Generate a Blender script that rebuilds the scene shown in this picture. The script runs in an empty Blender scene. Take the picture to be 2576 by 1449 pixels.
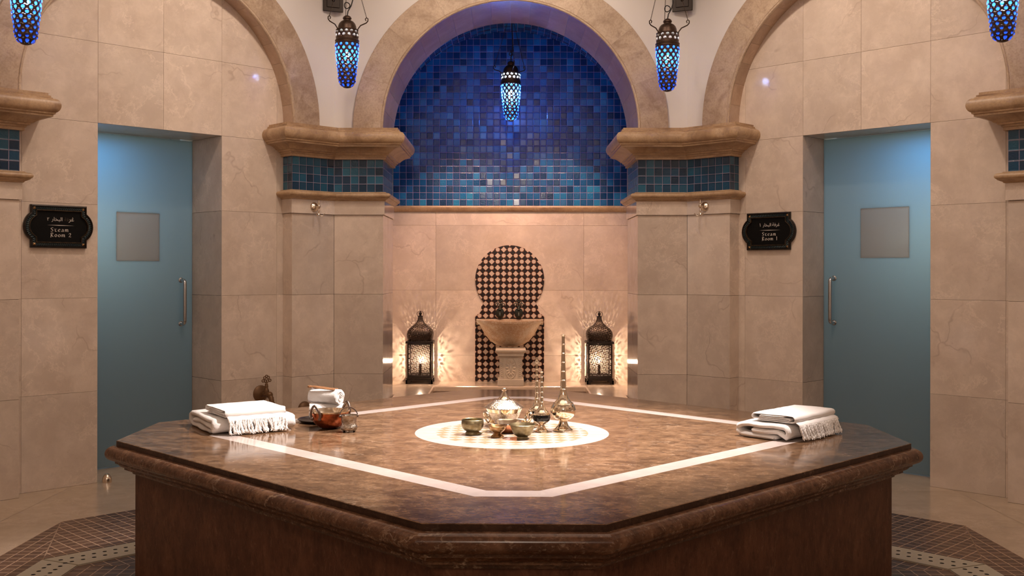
import bpy, math, random
from mathutils import Vector, Matrix, noise
random.seed(7)
sc = bpy.context.scene
COL = sc.collection
PI = math.pi
S2 = math.sqrt(.5)
# ------------------------------------------------------------------ room dimensions (metres)
E = 1.4                      # eye height
YC = 4.6947                  # centre of the eight-sided room
AP, AW, HF = 3.2989, 3.4218, .9852   # apothem of the pillar faces / of the recessed walls, half width of an opening
VX = AP * math.tan(PI / 8)
ZA = 2.509                   # springing centre of the arches
RA, RO = .985, 1.218         # arch radii
NB = 9.78 - YC               # niche back (local depth)
NR = 8.66 - YC               # back of the niche reveal
NH = 1.165                   # half width of the niche behind the reveal
TT = .6703                   # top of the marble platform
BT = .362                    # top of the bench in the niche
CEIL = 4.5

# ------------------------------------------------------------------ materials
def srgb(*c):
    return tuple(((x / 255 + .055) / 1.055) ** 2.4 if x > 10 else x / 255 / 12.92 for x in c) + (1,)

class NT:
    def __init__(s, name):
        s.m = bpy.data.materials.new(name); s.m.use_nodes = True
        s.t = s.m.node_tree; s.t.nodes.clear()
        s.out = s.n('ShaderNodeOutputMaterial')
    def n(s, typ, **kw):
        nd = s.t.nodes.new(typ)
        for k, v in kw.items():
            if hasattr(nd, k): setattr(nd, k, v)
            else: s.set(nd, k.replace('_', ' '), v)
        return nd
    def set(s, nd, key, v):
        i = nd.inputs[key]
        if isinstance(v, bpy.types.NodeSocket): s.t.links.new(v, i)
        else: i.default_value = v
    def math(s, op, a, b=0.0, c=None):
        nd = s.t.nodes.new('ShaderNodeMath'); nd.operation = op
        s.set(nd, 0, a); s.set(nd, 1, b)
        if c is not None: s.set(nd, 2, c)
        return nd.outputs[0]
    def vmath(s, op, a, b=(0, 0, 0)):
        nd = s.t.nodes.new('ShaderNodeVectorMath'); nd.operation = op
        s.set(nd, 0, a); s.set(nd, 1, b)
        return nd.outputs[0]
    def noise(s, vec, scale, detail=4, rough=.55, dist=0, out='Fac'):
        nd = s.n('ShaderNodeTexNoise', Scale=scale, Detail=detail, Roughness=rough, Distortion=dist)
        if vec is not None: s.set(nd, 'Vector', vec)
        return nd.outputs[out]
    def ramp(s, fac, *stops):
        nd = s.n('ShaderNodeValToRGB'); s.set(nd, 'Fac', fac)
        el = nd.color_ramp.elements
        while len(el) < len(stops): el.new(.5)
        for e, (p, c) in zip(el, stops):
            e.position = p; e.color = c if isinstance(c, tuple) else (c, c, c, 1)
        return nd.outputs['Color']
    def mix(s, fac, a, b, mode='MIX'):
        nd = s.n('ShaderNodeMix', data_type='RGBA', blend_type=mode)
        s.set(nd, 0, fac); s.set(nd, 6, a); s.set(nd, 7, b)
        return nd.outputs[2]
    def pos(s): return s.n('ShaderNodeNewGeometry').outputs['Position']
    def island(s): return s.n('ShaderNodeNewGeometry').outputs['Random Per Island']
    def objco(s): return s.n('ShaderNodeTexCoord').outputs['Object']
    def uv(s): return s.n('ShaderNodeTexCoord').outputs['UV']
    def sep(s, v):
        nd = s.n('ShaderNodeSeparateXYZ'); s.set(nd, 0, v); return nd.outputs
    def comb(s, x, y, z=0.0):
        nd = s.n('ShaderNodeCombineXYZ'); s.set(nd, 0, x); s.set(nd, 1, y); s.set(nd, 2, z); return nd.outputs[0]
    def bump(s, h, strength, dist=.01):
        nd = s.n('ShaderNodeBump', Strength=strength, Distance=dist); s.set(nd, 'Height', h); return nd.outputs[0]
    def bsdf(s, **kw):
        nd = s.n('ShaderNodeBsdfPrincipled')
        for k, v in kw.items(): s.set(nd, k.replace('_', ' '), v)
        return nd
    def done(s, shader):
        s.t.links.new(shader.outputs[0] if hasattr(shader, 'outputs') else shader, s.out.inputs['Surface']); return s.m

def m_stone(name, c1, c2, vein, rough=.095, vscale=1.3, var=.18, vstr=.34):
    t = NT(name)
    isl = t.island()
    p = t.vmath('ADD', t.pos(), t.vmath('SCALE', (17.3, 31.7, 11.1)))
    off = t.n('ShaderNodeVectorMath', operation='SCALE'); t.set(off, 0, (17.3, 31.7, 11.1)); t.set(off, 'Scale', isl)
    p = t.vmath('ADD', t.pos(), off.outputs[0])
    big = t.noise(p, 1.9, 6, .62, .15)
    base = t.ramp(big, (.3, c1), (.72, c2))
    cl = t.ramp(t.noise(p, 7, 8, .68, .25), (.42, 0.0), (.72, 1.0))
    base = t.mix(t.math('MULTIPLY', cl, .5), base, tuple(min(1, x * 1.25) for x in c2[:3]) + (1,))
    rg = t.math('ABSOLUTE', t.math('SUBTRACT', t.noise(p, 3.2, 9, .7, .3), .5))
    rl = t.math('MULTIPLY', t.ramp(rg, (0, 1.0), (.018, 0.0)), t.ramp(t.noise(p, 2.2, 4), (.42, 0.0), (.62, 1.0)))
    base = t.mix(t.math('MULTIPLY', rl, .45), base, tuple(min(1, x * 1.32) for x in c2[:3]) + (1,))
    # hair-thin crooked veins
    wv = t.n('ShaderNodeVectorMath', operation='SCALE'); t.set(wv, 0, t.noise(p, 1.5, 4, .55, out='Color')); t.set(wv, 'Scale', .75)
    vo = t.n('ShaderNodeTexVoronoi', feature='DISTANCE_TO_EDGE', Scale=vscale); t.set(vo, 'Vector', t.vmath('ADD', p, wv.outputs[0]))
    ln = t.ramp(vo.outputs['Distance'], (0, 1.0), (.009, 0.0))
    msk = t.ramp(t.noise(p, 2.6, 3), (.5, 0.0), (.6, 1.0))
    base = t.mix(t.math('MULTIPLY', t.math('MULTIPLY', ln, msk), vstr), base, vein)
    sp = t.ramp(t.noise(p, 60, 3, .6), (.66, 0.0), (.74, 1.0))
    base = t.mix(t.math('MULTIPLY', sp, .22), base, vein)
    k = t.math('ADD', t.math('MULTIPLY', isl, var), 1 - var / 2)
    base = t.mix(1.0, base, t.comb(k, k, k), 'MULTIPLY')
    b = t.bsdf(Base_Color=base, Roughness=rough, Normal=t.bump(t.noise(p, 30, 4), .04, .004))
    return t.done(b)

M = {}
M['cream'] = m_stone('cream_marble', (.575, .465, .38, 1), (.685, .58, .49, 1), (.27, .17, .12, 1))
M['floor'] = m_stone('floor_marble', (.44, .345, .25, 1), (.53, .42, .315, 1), (.3, .18, .11, 1), .16, 1.1, .05, .2)
M['joint'] = None
def simple(name, col, rough=.5, metal=0., **kw):
    t = NT(name); return t.done(t.bsdf(Base_Color=col, Roughness=rough, Metallic=metal, **kw))
M['joint'] = simple('joint_grout', (.30, .2, .13, 1), .8)

def m_travertine(name='travertine', c=((.30, .205, .135, 1), (.48, .36, .255, 1), (.60, .475, .35, 1))):
    t = NT(name); p = t.pos()
    isl = t.island()
    off = t.n('ShaderNodeVectorMath', operation='SCALE'); t.set(off, 0, (5.3, 9.7, 7.1)); t.set(off, 'Scale', isl)
    q = t.vmath('ADD', p, off.outputs[0])
    a = t.noise(q, 5, 8, .65, .8)
    base = t.ramp(a, (.28, c[0]), (.5, c[1]), (.75, c[2]))
    st = t.ramp(t.noise(q, 11, 5, .7, .4), (.56, 0.0), (.68, 1.0))
    base = t.mix(t.math('MULTIPLY', st, .42), base, (.2, .12, .075, 1))
    fine = t.noise(q, 75, 4, .7)
    base = t.mix(t.ramp(fine, (.35, .35), (.55, 0.0)), base, (.24, .15, .09, 1))
    k = t.math('ADD', t.math('MULTIPLY', isl, .14), .93)
    base = t.mix(1.0, base, t.comb(k, k, k), 'MULTIPLY')
    return t.done(t.bsdf(Base_Color=base, Roughness=.42, Normal=t.bump(fine, .12, .004)))
M['trav'] = m_travertine()
M['trav_warm'] = m_travertine('warm_travertine', ((.27, .155, .08, 1), (.47, .31, .175, 1), (.6, .43, .275, 1)))

def m_plaster():
    t = NT('white_plaster'); p = t.pos()
    c = t.ramp(t.noise(p, 1.2, 3), (.3, (.70, .665, .63, 1)), (.7, (.76, .725, .695, 1)))
    return t.done(t.bsdf(Base_Color=c, Roughness=.75, Normal=t.bump(t.noise(p, 90, 3), .06, .003)))
M['plaster'] = m_plaster()

def m_emperador(name, dark, mid, light, vein, rough, stretch=(1, 1.7, 1.7), vamt=.75):
    t = NT(name)
    p = t.vmath('MULTIPLY', t.objco(), stretch)
    a = t.noise(p, 7.5, 9, .74, .35)
    base = t.ramp(a, (.3, dark), (.5, mid), (.7, light))
    b2 = t.noise(p, 21, 8, .74, .2)
    base = t.mix(t.ramp(b2, (.36, .75), (.52, 0.0)), base, dark)
    base = t.mix(t.ramp(b2, (.58, 0.0), (.76, .55)), base, tuple(min(1, x * 1.35) for x in light[:3]) + (1,))
    dk = t.noise(t.vmath('MULTIPLY', p, (1, 1.5, 1)), 30, 7, .8, .3)
    base = t.mix(t.ramp(dk, (.36, .9), (.46, 0.0)), base, dark)
    fl = t.noise(t.vmath('MULTIPLY', p, (1, 1.4, 1)), 48, 6, .75, .5)
    base = t.mix(t.ramp(fl, (.56, 0.0), (.72, .5)), base, vein)
    w = t.n('ShaderNodeVectorMath', operation='SCALE'); t.set(w, 0, t.noise(p, 1.3, 7, .62, out='Color')); t.set(w, 'Scale', 1.7)
    vo = t.n('ShaderNodeTexVoronoi', feature='DISTANCE_TO_EDGE', Scale=1.25); t.set(vo, 'Vector', t.vmath('ADD', p, w.outputs[0]))
    ln = t.ramp(vo.outputs['Distance'], (0, 1.0), (.006, .45), (.02, 0.0))
    mk = t.ramp(t.noise(p, 2.4, 3), (.44, 0.0), (.6, 1.0))
    base = t.mix(t.math('MULTIPLY', t.math('MULTIPLY', ln, mk), vamt), base, vein)
    return t.done(t.bsdf(Base_Color=base, Roughness=rough, Specular_IOR_Level=.22, Normal=t.bump(a, .02, .003)))
M['brown'] = m_emperador('brown_marble', (.04, .018, .009, 1), (.165, .09, .047, 1), (.285, .172, .098, 1), (.5, .37, .26, 1), .12, (1, 1.25, 1.25), .4)
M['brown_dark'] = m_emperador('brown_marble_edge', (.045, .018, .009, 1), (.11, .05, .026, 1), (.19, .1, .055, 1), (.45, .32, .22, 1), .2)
M['brown_base'] = m_emperador('red_brown_marble', (.05, .017, .008, 1), (.105, .04, .02, 1), (.15, .065, .034, 1), (.26, .14, .085, 1), .42, (1, 1, .55), .25)
M['brown_edge_shade'] = m_emperador('brown_marble_shaded_edge', (.02, .008, .004, 1), (.045, .02, .011, 1), (.07, .034, .02, 1), (.2, .13, .09, 1), .35)  # dark marble for the lip, with the groove shadow put into its colour
M['inlay'] = m_stone('white_inlay', (.47, .40, .372, 1), (.53, .46, .43, 1), (.38, .3, .26, 1), .16, 3, .06, .25)

def m_checker():
    t = NT('checker_medallion'); x, y, z = t.sep(t.uv())
    a = t.math('ADD', x, y); b = t.math('SUBTRACT', x, y)
    fa = t.math('FLOOR', t.math('DIVIDE', a, .0655)); fb = t.math('FLOOR', t.math('DIVIDE', b, .0655))
    par = t.math('MODULO', t.math('ADD', t.math('ADD', fa, fb), 100), 2.0)
    n = t.noise(t.pos(), 40, 5, .6)
    tan = t.ramp(n, (.3, (.30, .215, .125, 1)), (.7, (.42, .315, .2, 1)))
    c = t.mix(t.math('GREATER_THAN', par, .5), tan, (.50, .435, .405, 1))
    return t.done(t.bsdf(Base_Color=c, Roughness=.16))
M['checker'] = m_checker()

PAL_TEAL = ((.001, .016, .042, 1), (.0015, .034, .08, 1), (.003, .06, .125, 1), (.006, .105, .19, 1), (.02, .19, .3, 1))
PAL_BLUE = ((.001, .03, .10, 1), (.0015, .065, .2, 1), (.003, .11, .31, 1), (.006, .19, .44, 1), (.03, .33, .6, 1))
def m_tiles(name, size, grout, pal, seed=0.0):
    t = NT(name); x, y, z = t.sep(t.uv())
    u = t.math('DIVIDE', x, size); v = t.math('DIVIDE', y, size)
    cell = t.comb(t.math('FLOOR', u), t.math('FLOOR', v), seed)
    wn = t.n('ShaderNodeTexWhiteNoise'); t.set(wn, 'Vector', cell)
    r = wn.outputs['Value']
    patch = t.noise(t.vmath('MULTIPLY', cell, (.16, .16, 1)), 1.0, 3)
    f = t.math('ADD', t.math('MULTIPLY', r, .72), t.math('MULTIPLY', patch, .4))
    col = t.ramp(f, *[(p, c) for p, c in zip((.12, .4, .62, .85, 1.0), pal)])
    col = t.mix(t.math('MULTIPLY', t.noise(t.uv(), 55, 4), .5), col, t.mix(.5, col, (.002, .03, .09, 1)))
    fx = t.math('ABSOLUTE', t.math('SUBTRACT', t.math('FRACT', u), .5)); fy = t.math('ABSOLUTE', t.math('SUBTRACT', t.math('FRACT', v), .5))
    d = t.math('MAXIMUM', fx, fy)
    g = t.math('GREATER_THAN', d, .472)
    col = t.mix(g, col, grout)
    rough = t.math('ADD', t.math('MULTIPLY', g, .5), t.math('ADD', .1, t.math('MULTIPLY', r, .14)))
    pil = t.ramp(d, (.38, 1.0), (.47, .35), (.49, 0.0))
    tilt = t.n('ShaderNodeTexWhiteNoise'); t.set(tilt, 'Vector', t.vmath('ADD', cell, (3.3, 7.7, 1.1)))
    tx, ty, tz = t.sep(tilt.outputs['Color'])
    slope = t.math('ADD', t.math('MULTIPLY', t.math('SUBTRACT', tx, .5), t.math('FRACT', u)), t.math('MULTIPLY', t.math('SUBTRACT', ty, .5), t.math('FRACT', v)))
    h = t.math('ADD', pil, t.math('ADD', t.math('MULTIPLY', slope, .8), t.math('MULTIPLY', t.noise(t.uv(), 90, 3), t.math('MULTIPLY', tz, 1.1))))
    return t.done(t.bsdf(Base_Color=col, Roughness=rough, Specular_IOR_Level=.5, Normal=t.bump(h, .55, .004)))
M['tile'] = m_tiles('teal_glazed_tiles', .0633, (.27, .22, .31, 1), PAL_TEAL)
M['tile_niche'] = m_tiles('blue_glazed_tiles', .0633, (.36, .27, .46, 1), PAL_BLUE, 5.0)

def m_mosaic():
    t = NT('brown_mosaic'); x, y, z = t.sep(t.uv())
    u = t.math('DIVIDE', x, .0612); v = t.math('DIVIDE', y, .0612)
    cell = t.comb(t.math('FLOOR', u), t.math('FLOOR', v), 0.0)
    wn = t.n('ShaderNodeTexWhiteNoise'); t.set(wn, 'Vector', cell)
    n = t.noise(t.vmath('MULTIPLY', t.pos(), (1, 3, 1)), 22, 6, .65)
    f = t.math('ADD', t.math('MULTIPLY', wn.outputs['Value'], .3), t.math('MULTIPLY', n, .8))
    col = t.ramp(f, (.15, (.035, .018, .011, 1)), (.5, (.085, .043, .028, 1)), (.85, (.16, .09, .055, 1)))
    fx = t.math('ABSOLUTE', t.math('SUBTRACT', t.math('FRACT', u), .5)); fy = t.math('ABSOLUTE', t.math('SUBTRACT', t.math('FRACT', v), .5))
    g = t.math('GREATER_THAN', t.math('MAXIMUM', fx, fy), .456)
    col = t.mix(g, col, (.46, .31, .21, 1))
    return t.done(t.bsdf(Base_Color=col, Roughness=.32))
M['mosaic'] = m_mosaic()

def m_star():      # brown and white star-and-diamond wall tiles
    t = NT('star_tiles'); x, y, z = t.sep(t.uv())
    pch = .0569
    u = t.math('DIVIDE', x, pch); v = t.math('DIVIDE', y, pch)
    ru = t.math('ROUND', u); rv = t.math('ROUND', v)
    au = t.math('ABSOLUTE', t.math('SUBTRACT', u, ru)); av = t.math('ABSOLUTE', t.math('SUBTRACT', v, rv))
    par = t.math('MODULO', t.math('ADD', t.math('ADD', ru, rv), 200), 2.0)
    d1 = t.math('ADD', au, av); dm = t.math('MAXIMUM', au, av)
    dia = t.math('LESS_THAN', d1, .455); diab = t.math('LESS_THAN', d1, .51)
    sq = t.math('SUBTRACT', dm, .255); dd = t.math('SUBTRACT', d1, .365)
    st = t.math('MINIMUM', sq, dd)
    star = t.math('LESS_THAN', st, 0.0); starb = t.math('LESS_THAN', st, .06)
    isd = t.math('LESS_THAN', par, .5)
    a = t.math('ADD', t.math('MULTIPLY', isd, dia), t.math('MULTIPLY', t.math('SUBTRACT', 1, isd), star))
    b = t.math('ADD', t.math('MULTIPLY', isd, diab), t.math('MULTIPLY', t.math('SUBTRACT', 1, isd), starb))
    c = t.mix(b, (.014, .006, .006, 1), (.32, .11, .04, 1))
    c = t.mix(a, c, (.56, .45, .37, 1))
    return t.done(t.bsdf(Base_Color=c, Roughness=.25))
M['star'] = m_star()

def m_metal(name, col, rough, bump=None, dirt=None, metal=1.0):
    t = NT(name); o = t.objco()
    c = col
    kw = {}
    if dirt:
        c = t.mix(t.ramp(t.noise(o, 38, 6, .65), (.4, 0.0), (.7, 1.0)), col, dirt)
    if bump == 'engraved':
        vo = t.n('ShaderNodeTexVoronoi', feature='DISTANCE_TO_EDGE', Scale=95.0); t.set(vo, 'Vector', t.vmath('ADD', o, t.vmath('MULTIPLY', t.noise(o, 60, 3, out='Color'), (.02, .02, .02))))
        wv = t.noise(o, 160, 3, .6, 1.0)
        kw['Normal'] = t.bump(t.ramp(t.math('ADD', vo.outputs['Distance'], t.math('MULTIPLY', wv, .25)), (.1, 0.0), (.3, 1.0)), .55, .0016)
    elif bump == 'hammered':
        vo = t.n('ShaderNodeTexVoronoi', feature='SMOOTH_F1', Scale=85.0); t.set(vo, 'Vector', o)
        kw['Normal'] = t.bump(vo.outputs['Distance'], .5, .0025)
    elif bump:
        kw['Normal'] = t.bump(t.noise(o, bump, 4, .6), .25, .002)
    return t.done(t.bsdf(Base_Color=c, Roughness=rough, Metallic=metal, **kw))
M['silver'] = m_metal('polished_nickel', (.83, .70, .54, 1), .13)
M['silver_eng'] = m_metal('engraved_nickel', (.80, .69, .55, 1), .24, 'engraved')
M['bucket_eng'] = m_metal('engraved_silver', (.62, .56, .49, 1), .25, 'engraved', (.2, .15, .1, 1))
M['brass'] = m_metal('aged_brass', (.32, .27, .16, 1), .4, 60, (.15, .115, .06, 1))
M['brass_warm'] = m_metal('reddish_brass', (.5, .31, .15, 1), .3, 60, (.2, .11, .05, 1))
M['copper'] = m_metal('hammered_copper', (.66, .215, .10, 1), .34, 'hammered', (.3, .085, .04, 1))
M['copper_plain'] = m_metal('bright_copper', (.86, .36, .19, 1), .3)
M['bronze'] = m_metal('dark_bronze', (.075, .052, .038, 1), .42, 50, (.035, .024, .018, 1), .85)
M['bronze_lamp'] = m_metal('lamp_bronze', (.085, .052, .037, 1), .42, 45, (.04, .026, .02, 1), .8)
M['iron'] = m_metal('blackened_iron', (.035, .028, .024, 1), .4, 40, None, .8)
M['chrome'] = m_metal('brushed_steel', (.55, .56, .58, 1), .24)
M['nickel_hook'] = m_metal('satin_nickel', (.78, .68, .56, 1), .2)
M['verdigris'] = m_metal('dark_verdigris', (.03, .045, .04, 1), .45, 70, (.06, .045, .03, 1), .6)
M['tap'] = m_metal('aged_brown_brass', (.16, .085, .04, 1), .5, 40, None, .5)
M['black_enamel'] = simple('black_enamel', (.004, .004, .005, 1), .1)
M['black'] = simple('black_panel', (.002, .0018, .0018, 1), .6, Specular_IOR_Level=.15)
M['cable'] = simple('black_cable', (.006, .006, .006, 1), .5)
M['letter'] = simple('painted_letters', (.68, .62, .56, 1), .5)
M['letter_worn'] = simple('worn_gilt_letters', (.05, .033, .015, 1), .6)
M['drain'] = simple('drain_stone', (.46, .42, .33, 1), .5)
M['hole'] = simple('dark_hole', (.006, .005, .004, 1), .9)
M['dark'] = simple('dark_oxide', (.02, .014, .01, 1), .7)
M['ceiling'] = simple('ceiling_plaster', (.72, .66, .58, 1), .8)
M['steam_wall'] = simple('steam_room_tiles', (.12, .13, .13, 1), .5)

def m_braid():
    t = NT('teal_braid'); x, y, z = t.sep(t.uv())
    s = t.math('SINE', t.math('MULTIPLY', t.math('ADD', x, t.math('MULTIPLY', t.math('ABSOLUTE', y), .6)), 420.0))
    c = t.mix(t.ramp(s, (.4, 0.0), (.6, 1.0)), (.004, .008, .009, 1), (.016, .036, .04, 1))
    return t.done(t.bsdf(Base_Color=c, Roughness=.4, Metallic=.4, Normal=t.bump(s, .6, .002)))
M['braid'] = m_braid()

def m_cloth(name, col, scale, bump, sheen=.4):
    t = NT(name); o = t.objco()
    h = t.noise(o, scale, 3, .7)
    b = t.bsdf(Base_Color=col, Roughness=.95, Sheen_Weight=sheen, Normal=t.bump(h, bump, .004))
    return t.done(b)
M['terry'] = m_cloth('white_terry', (.87, .845, .825, 1), 320, .9)
M['linen'] = m_cloth('white_linen', (.88, .86, .845, 1), 500, .15, .2)
M['fringe'] = m_cloth('white_cotton_fringe', (.87, .84, .815, 1), 300, .5)

def m_basin():
    t = NT('weathered_stone'); p = t.objco()
    a = t.noise(p, 6, 7, .65)
    c = t.ramp(a, (.3, (.34, .185, .095, 1)), (.5, (.44, .3, .185, 1)), (.72, (.56, .48, .38, 1)))
    c = t.mix(t.ramp(t.noise(p, 60, 4, .7), (.5, 0.0), (.66, .5)), c, (.66, .6, .52, 1))
    x, y, z = t.sep(p)
    return t.done(t.bsdf(Base_Color=c, Roughness=.7, Normal=t.bump(t.noise(p, 45, 5, .65), .5, .006)))
M['basin'] = m_basin()
M['pale_stone'] = m_stone('carved_limestone', (.52, .43, .33, 1), (.6, .51, .41, 1), (.34, .26, .18, 1), .6, 3, .04, .2)

def m_glass():      # frosted door glass: scatters the steam-room light, faint surface sheen
    t = NT('frosted_glass')
    tr = t.n('ShaderNodeBsdfTranslucent'); t.set(tr, 'Color', (.72, .80, .79, 1))
    df = t.n('ShaderNodeBsdfDiffuse'); t.set(df, 'Color', (.24, .29, .31, 1))
    gl = t.n('ShaderNodeBsdfGlossy'); t.set(gl, 'Roughness', .35); t.set(gl, 'Color', (.8, .85, .85, 1))
    m1 = t.n('ShaderNodeMixShader'); t.set(m1, 0, .62); t.set(m1, 1, df.outputs[0]); t.set(m1, 2, tr.outputs[0])
    fr = t.n('ShaderNodeFresnel', IOR=1.35)
    m2 = t.n('ShaderNodeMixShader'); t.set(m2, 0, fr.outputs[0]); t.set(m2, 1, m1.outputs[0]); t.set(m2, 2, gl.outputs[0])
    return t.done(m2)
M['glass'] = m_glass()
def m_film():       # the clear square: misted smooth glass, grey and shiny
    t = NT('silvery_window')
    k = t.ramp(t.noise(t.objco(), 9, 6, .6), (.3, .3), (.7, .42))
    tr = t.n('ShaderNodeBsdfTranslucent'); t.set(tr, 'Color', (.68, .6, .53, 1))
    gl = t.n('ShaderNodeBsdfGlossy'); t.set(gl, 'Roughness', .3); t.set(gl, 'Color', (.6, .6, .6, 1))
    m = t.n('ShaderNodeMixShader'); t.set(m, 0, k); t.set(m, 1, tr.outputs[0]); t.set(m, 2, gl.outputs[0])
    return t.done(m)
M['film'] = m_film()

def m_bead(name, col, trans, share=.12):
    t = NT(name)
    tl = t.n('ShaderNodeBsdfTranslucent'); t.set(tl, 'Color', col)
    tp = t.n('ShaderNodeBsdfTransparent'); t.set(tp, 'Color', trans)
    gl = t.n('ShaderNodeBsdfGlossy'); t.set(gl, 'Roughness', .06)
    a = t.n('ShaderNodeMixShader'); t.set(a, 0, share); t.set(a, 1, tl.outputs[0]); t.set(a, 2, tp.outputs[0])
    fr = t.n('ShaderNodeFresnel', IOR=1.45)
    b = t.n('ShaderNodeMixShader'); t.set(b, 0, fr.outputs[0]); t.set(b, 1, a.outputs[0]); t.set(b, 2, gl.outputs[0])
    return t.done(b)
M['bead'] = m_bead('blue_glass', (.022, .11, 1.0, 1), (.03, .12, 1.0, 1))
M['bead_niche'] = m_bead('blue_glass_clear', (.03, .13, 1.0, 1), (.03, .2, 1.0, 1), .5)
M['bead_clear'] = m_bead('clear_amber_glass', (.9, .6, .42, 1), (.9, .6, .42, 1))

def m_fret(name, k, thr):        # pierced sheet metal: the holes are cut by a star lattice
    t = NT(name); x, y, z = t.sep(t.uv())
    s = None
    for i in range(4):
        a = i * PI / 4
        ph = t.math('ADD', t.math('MULTIPLY', x, k * math.cos(a)), t.math('MULTIPLY', y, k * math.sin(a)))
        c = t.math('COSINE', ph)
        s = c if s is None else t.math('ADD', s, c)
    hole = t.math('GREATER_THAN', t.math('ABSOLUTE', s), thr)
    b = t.bsdf(Base_Color=(.05, .034, .025, 1), Roughness=.45, Metallic=.8)
    tp = t.n('ShaderNodeBsdfTransparent')
    m = t.n('ShaderNodeMixShader'); t.set(m, 0, hole); t.set(m, 1, b.outputs[0]); t.set(m, 2, tp.outputs[0])
    return t.done(m)
M['fret'] = m_fret('pierced_bronze', 2 * PI / .0145, 1.3)
M['fret_dome'] = m_fret('pierced_dome_bronze', 2 * PI / .016, 1.85)

def m_emit(name, col, st):
    t = NT(name); e = t.n('ShaderNodeEmission'); t.set(e, 'Color', col); t.set(e, 'Strength', st); return t.done(e)
M['bulb_cool'] = m_emit('lit_lamp_bulb', (.55, .75, 1, 1), 300)
M['bulb_niche'] = m_emit('lit_niche_lamp_bulb', (.45, .66, 1, 1), 2200)
M['bulb_warm'] = m_emit('lit_lantern_bulb', (1, .72, .5, 1), 4200)

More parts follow.
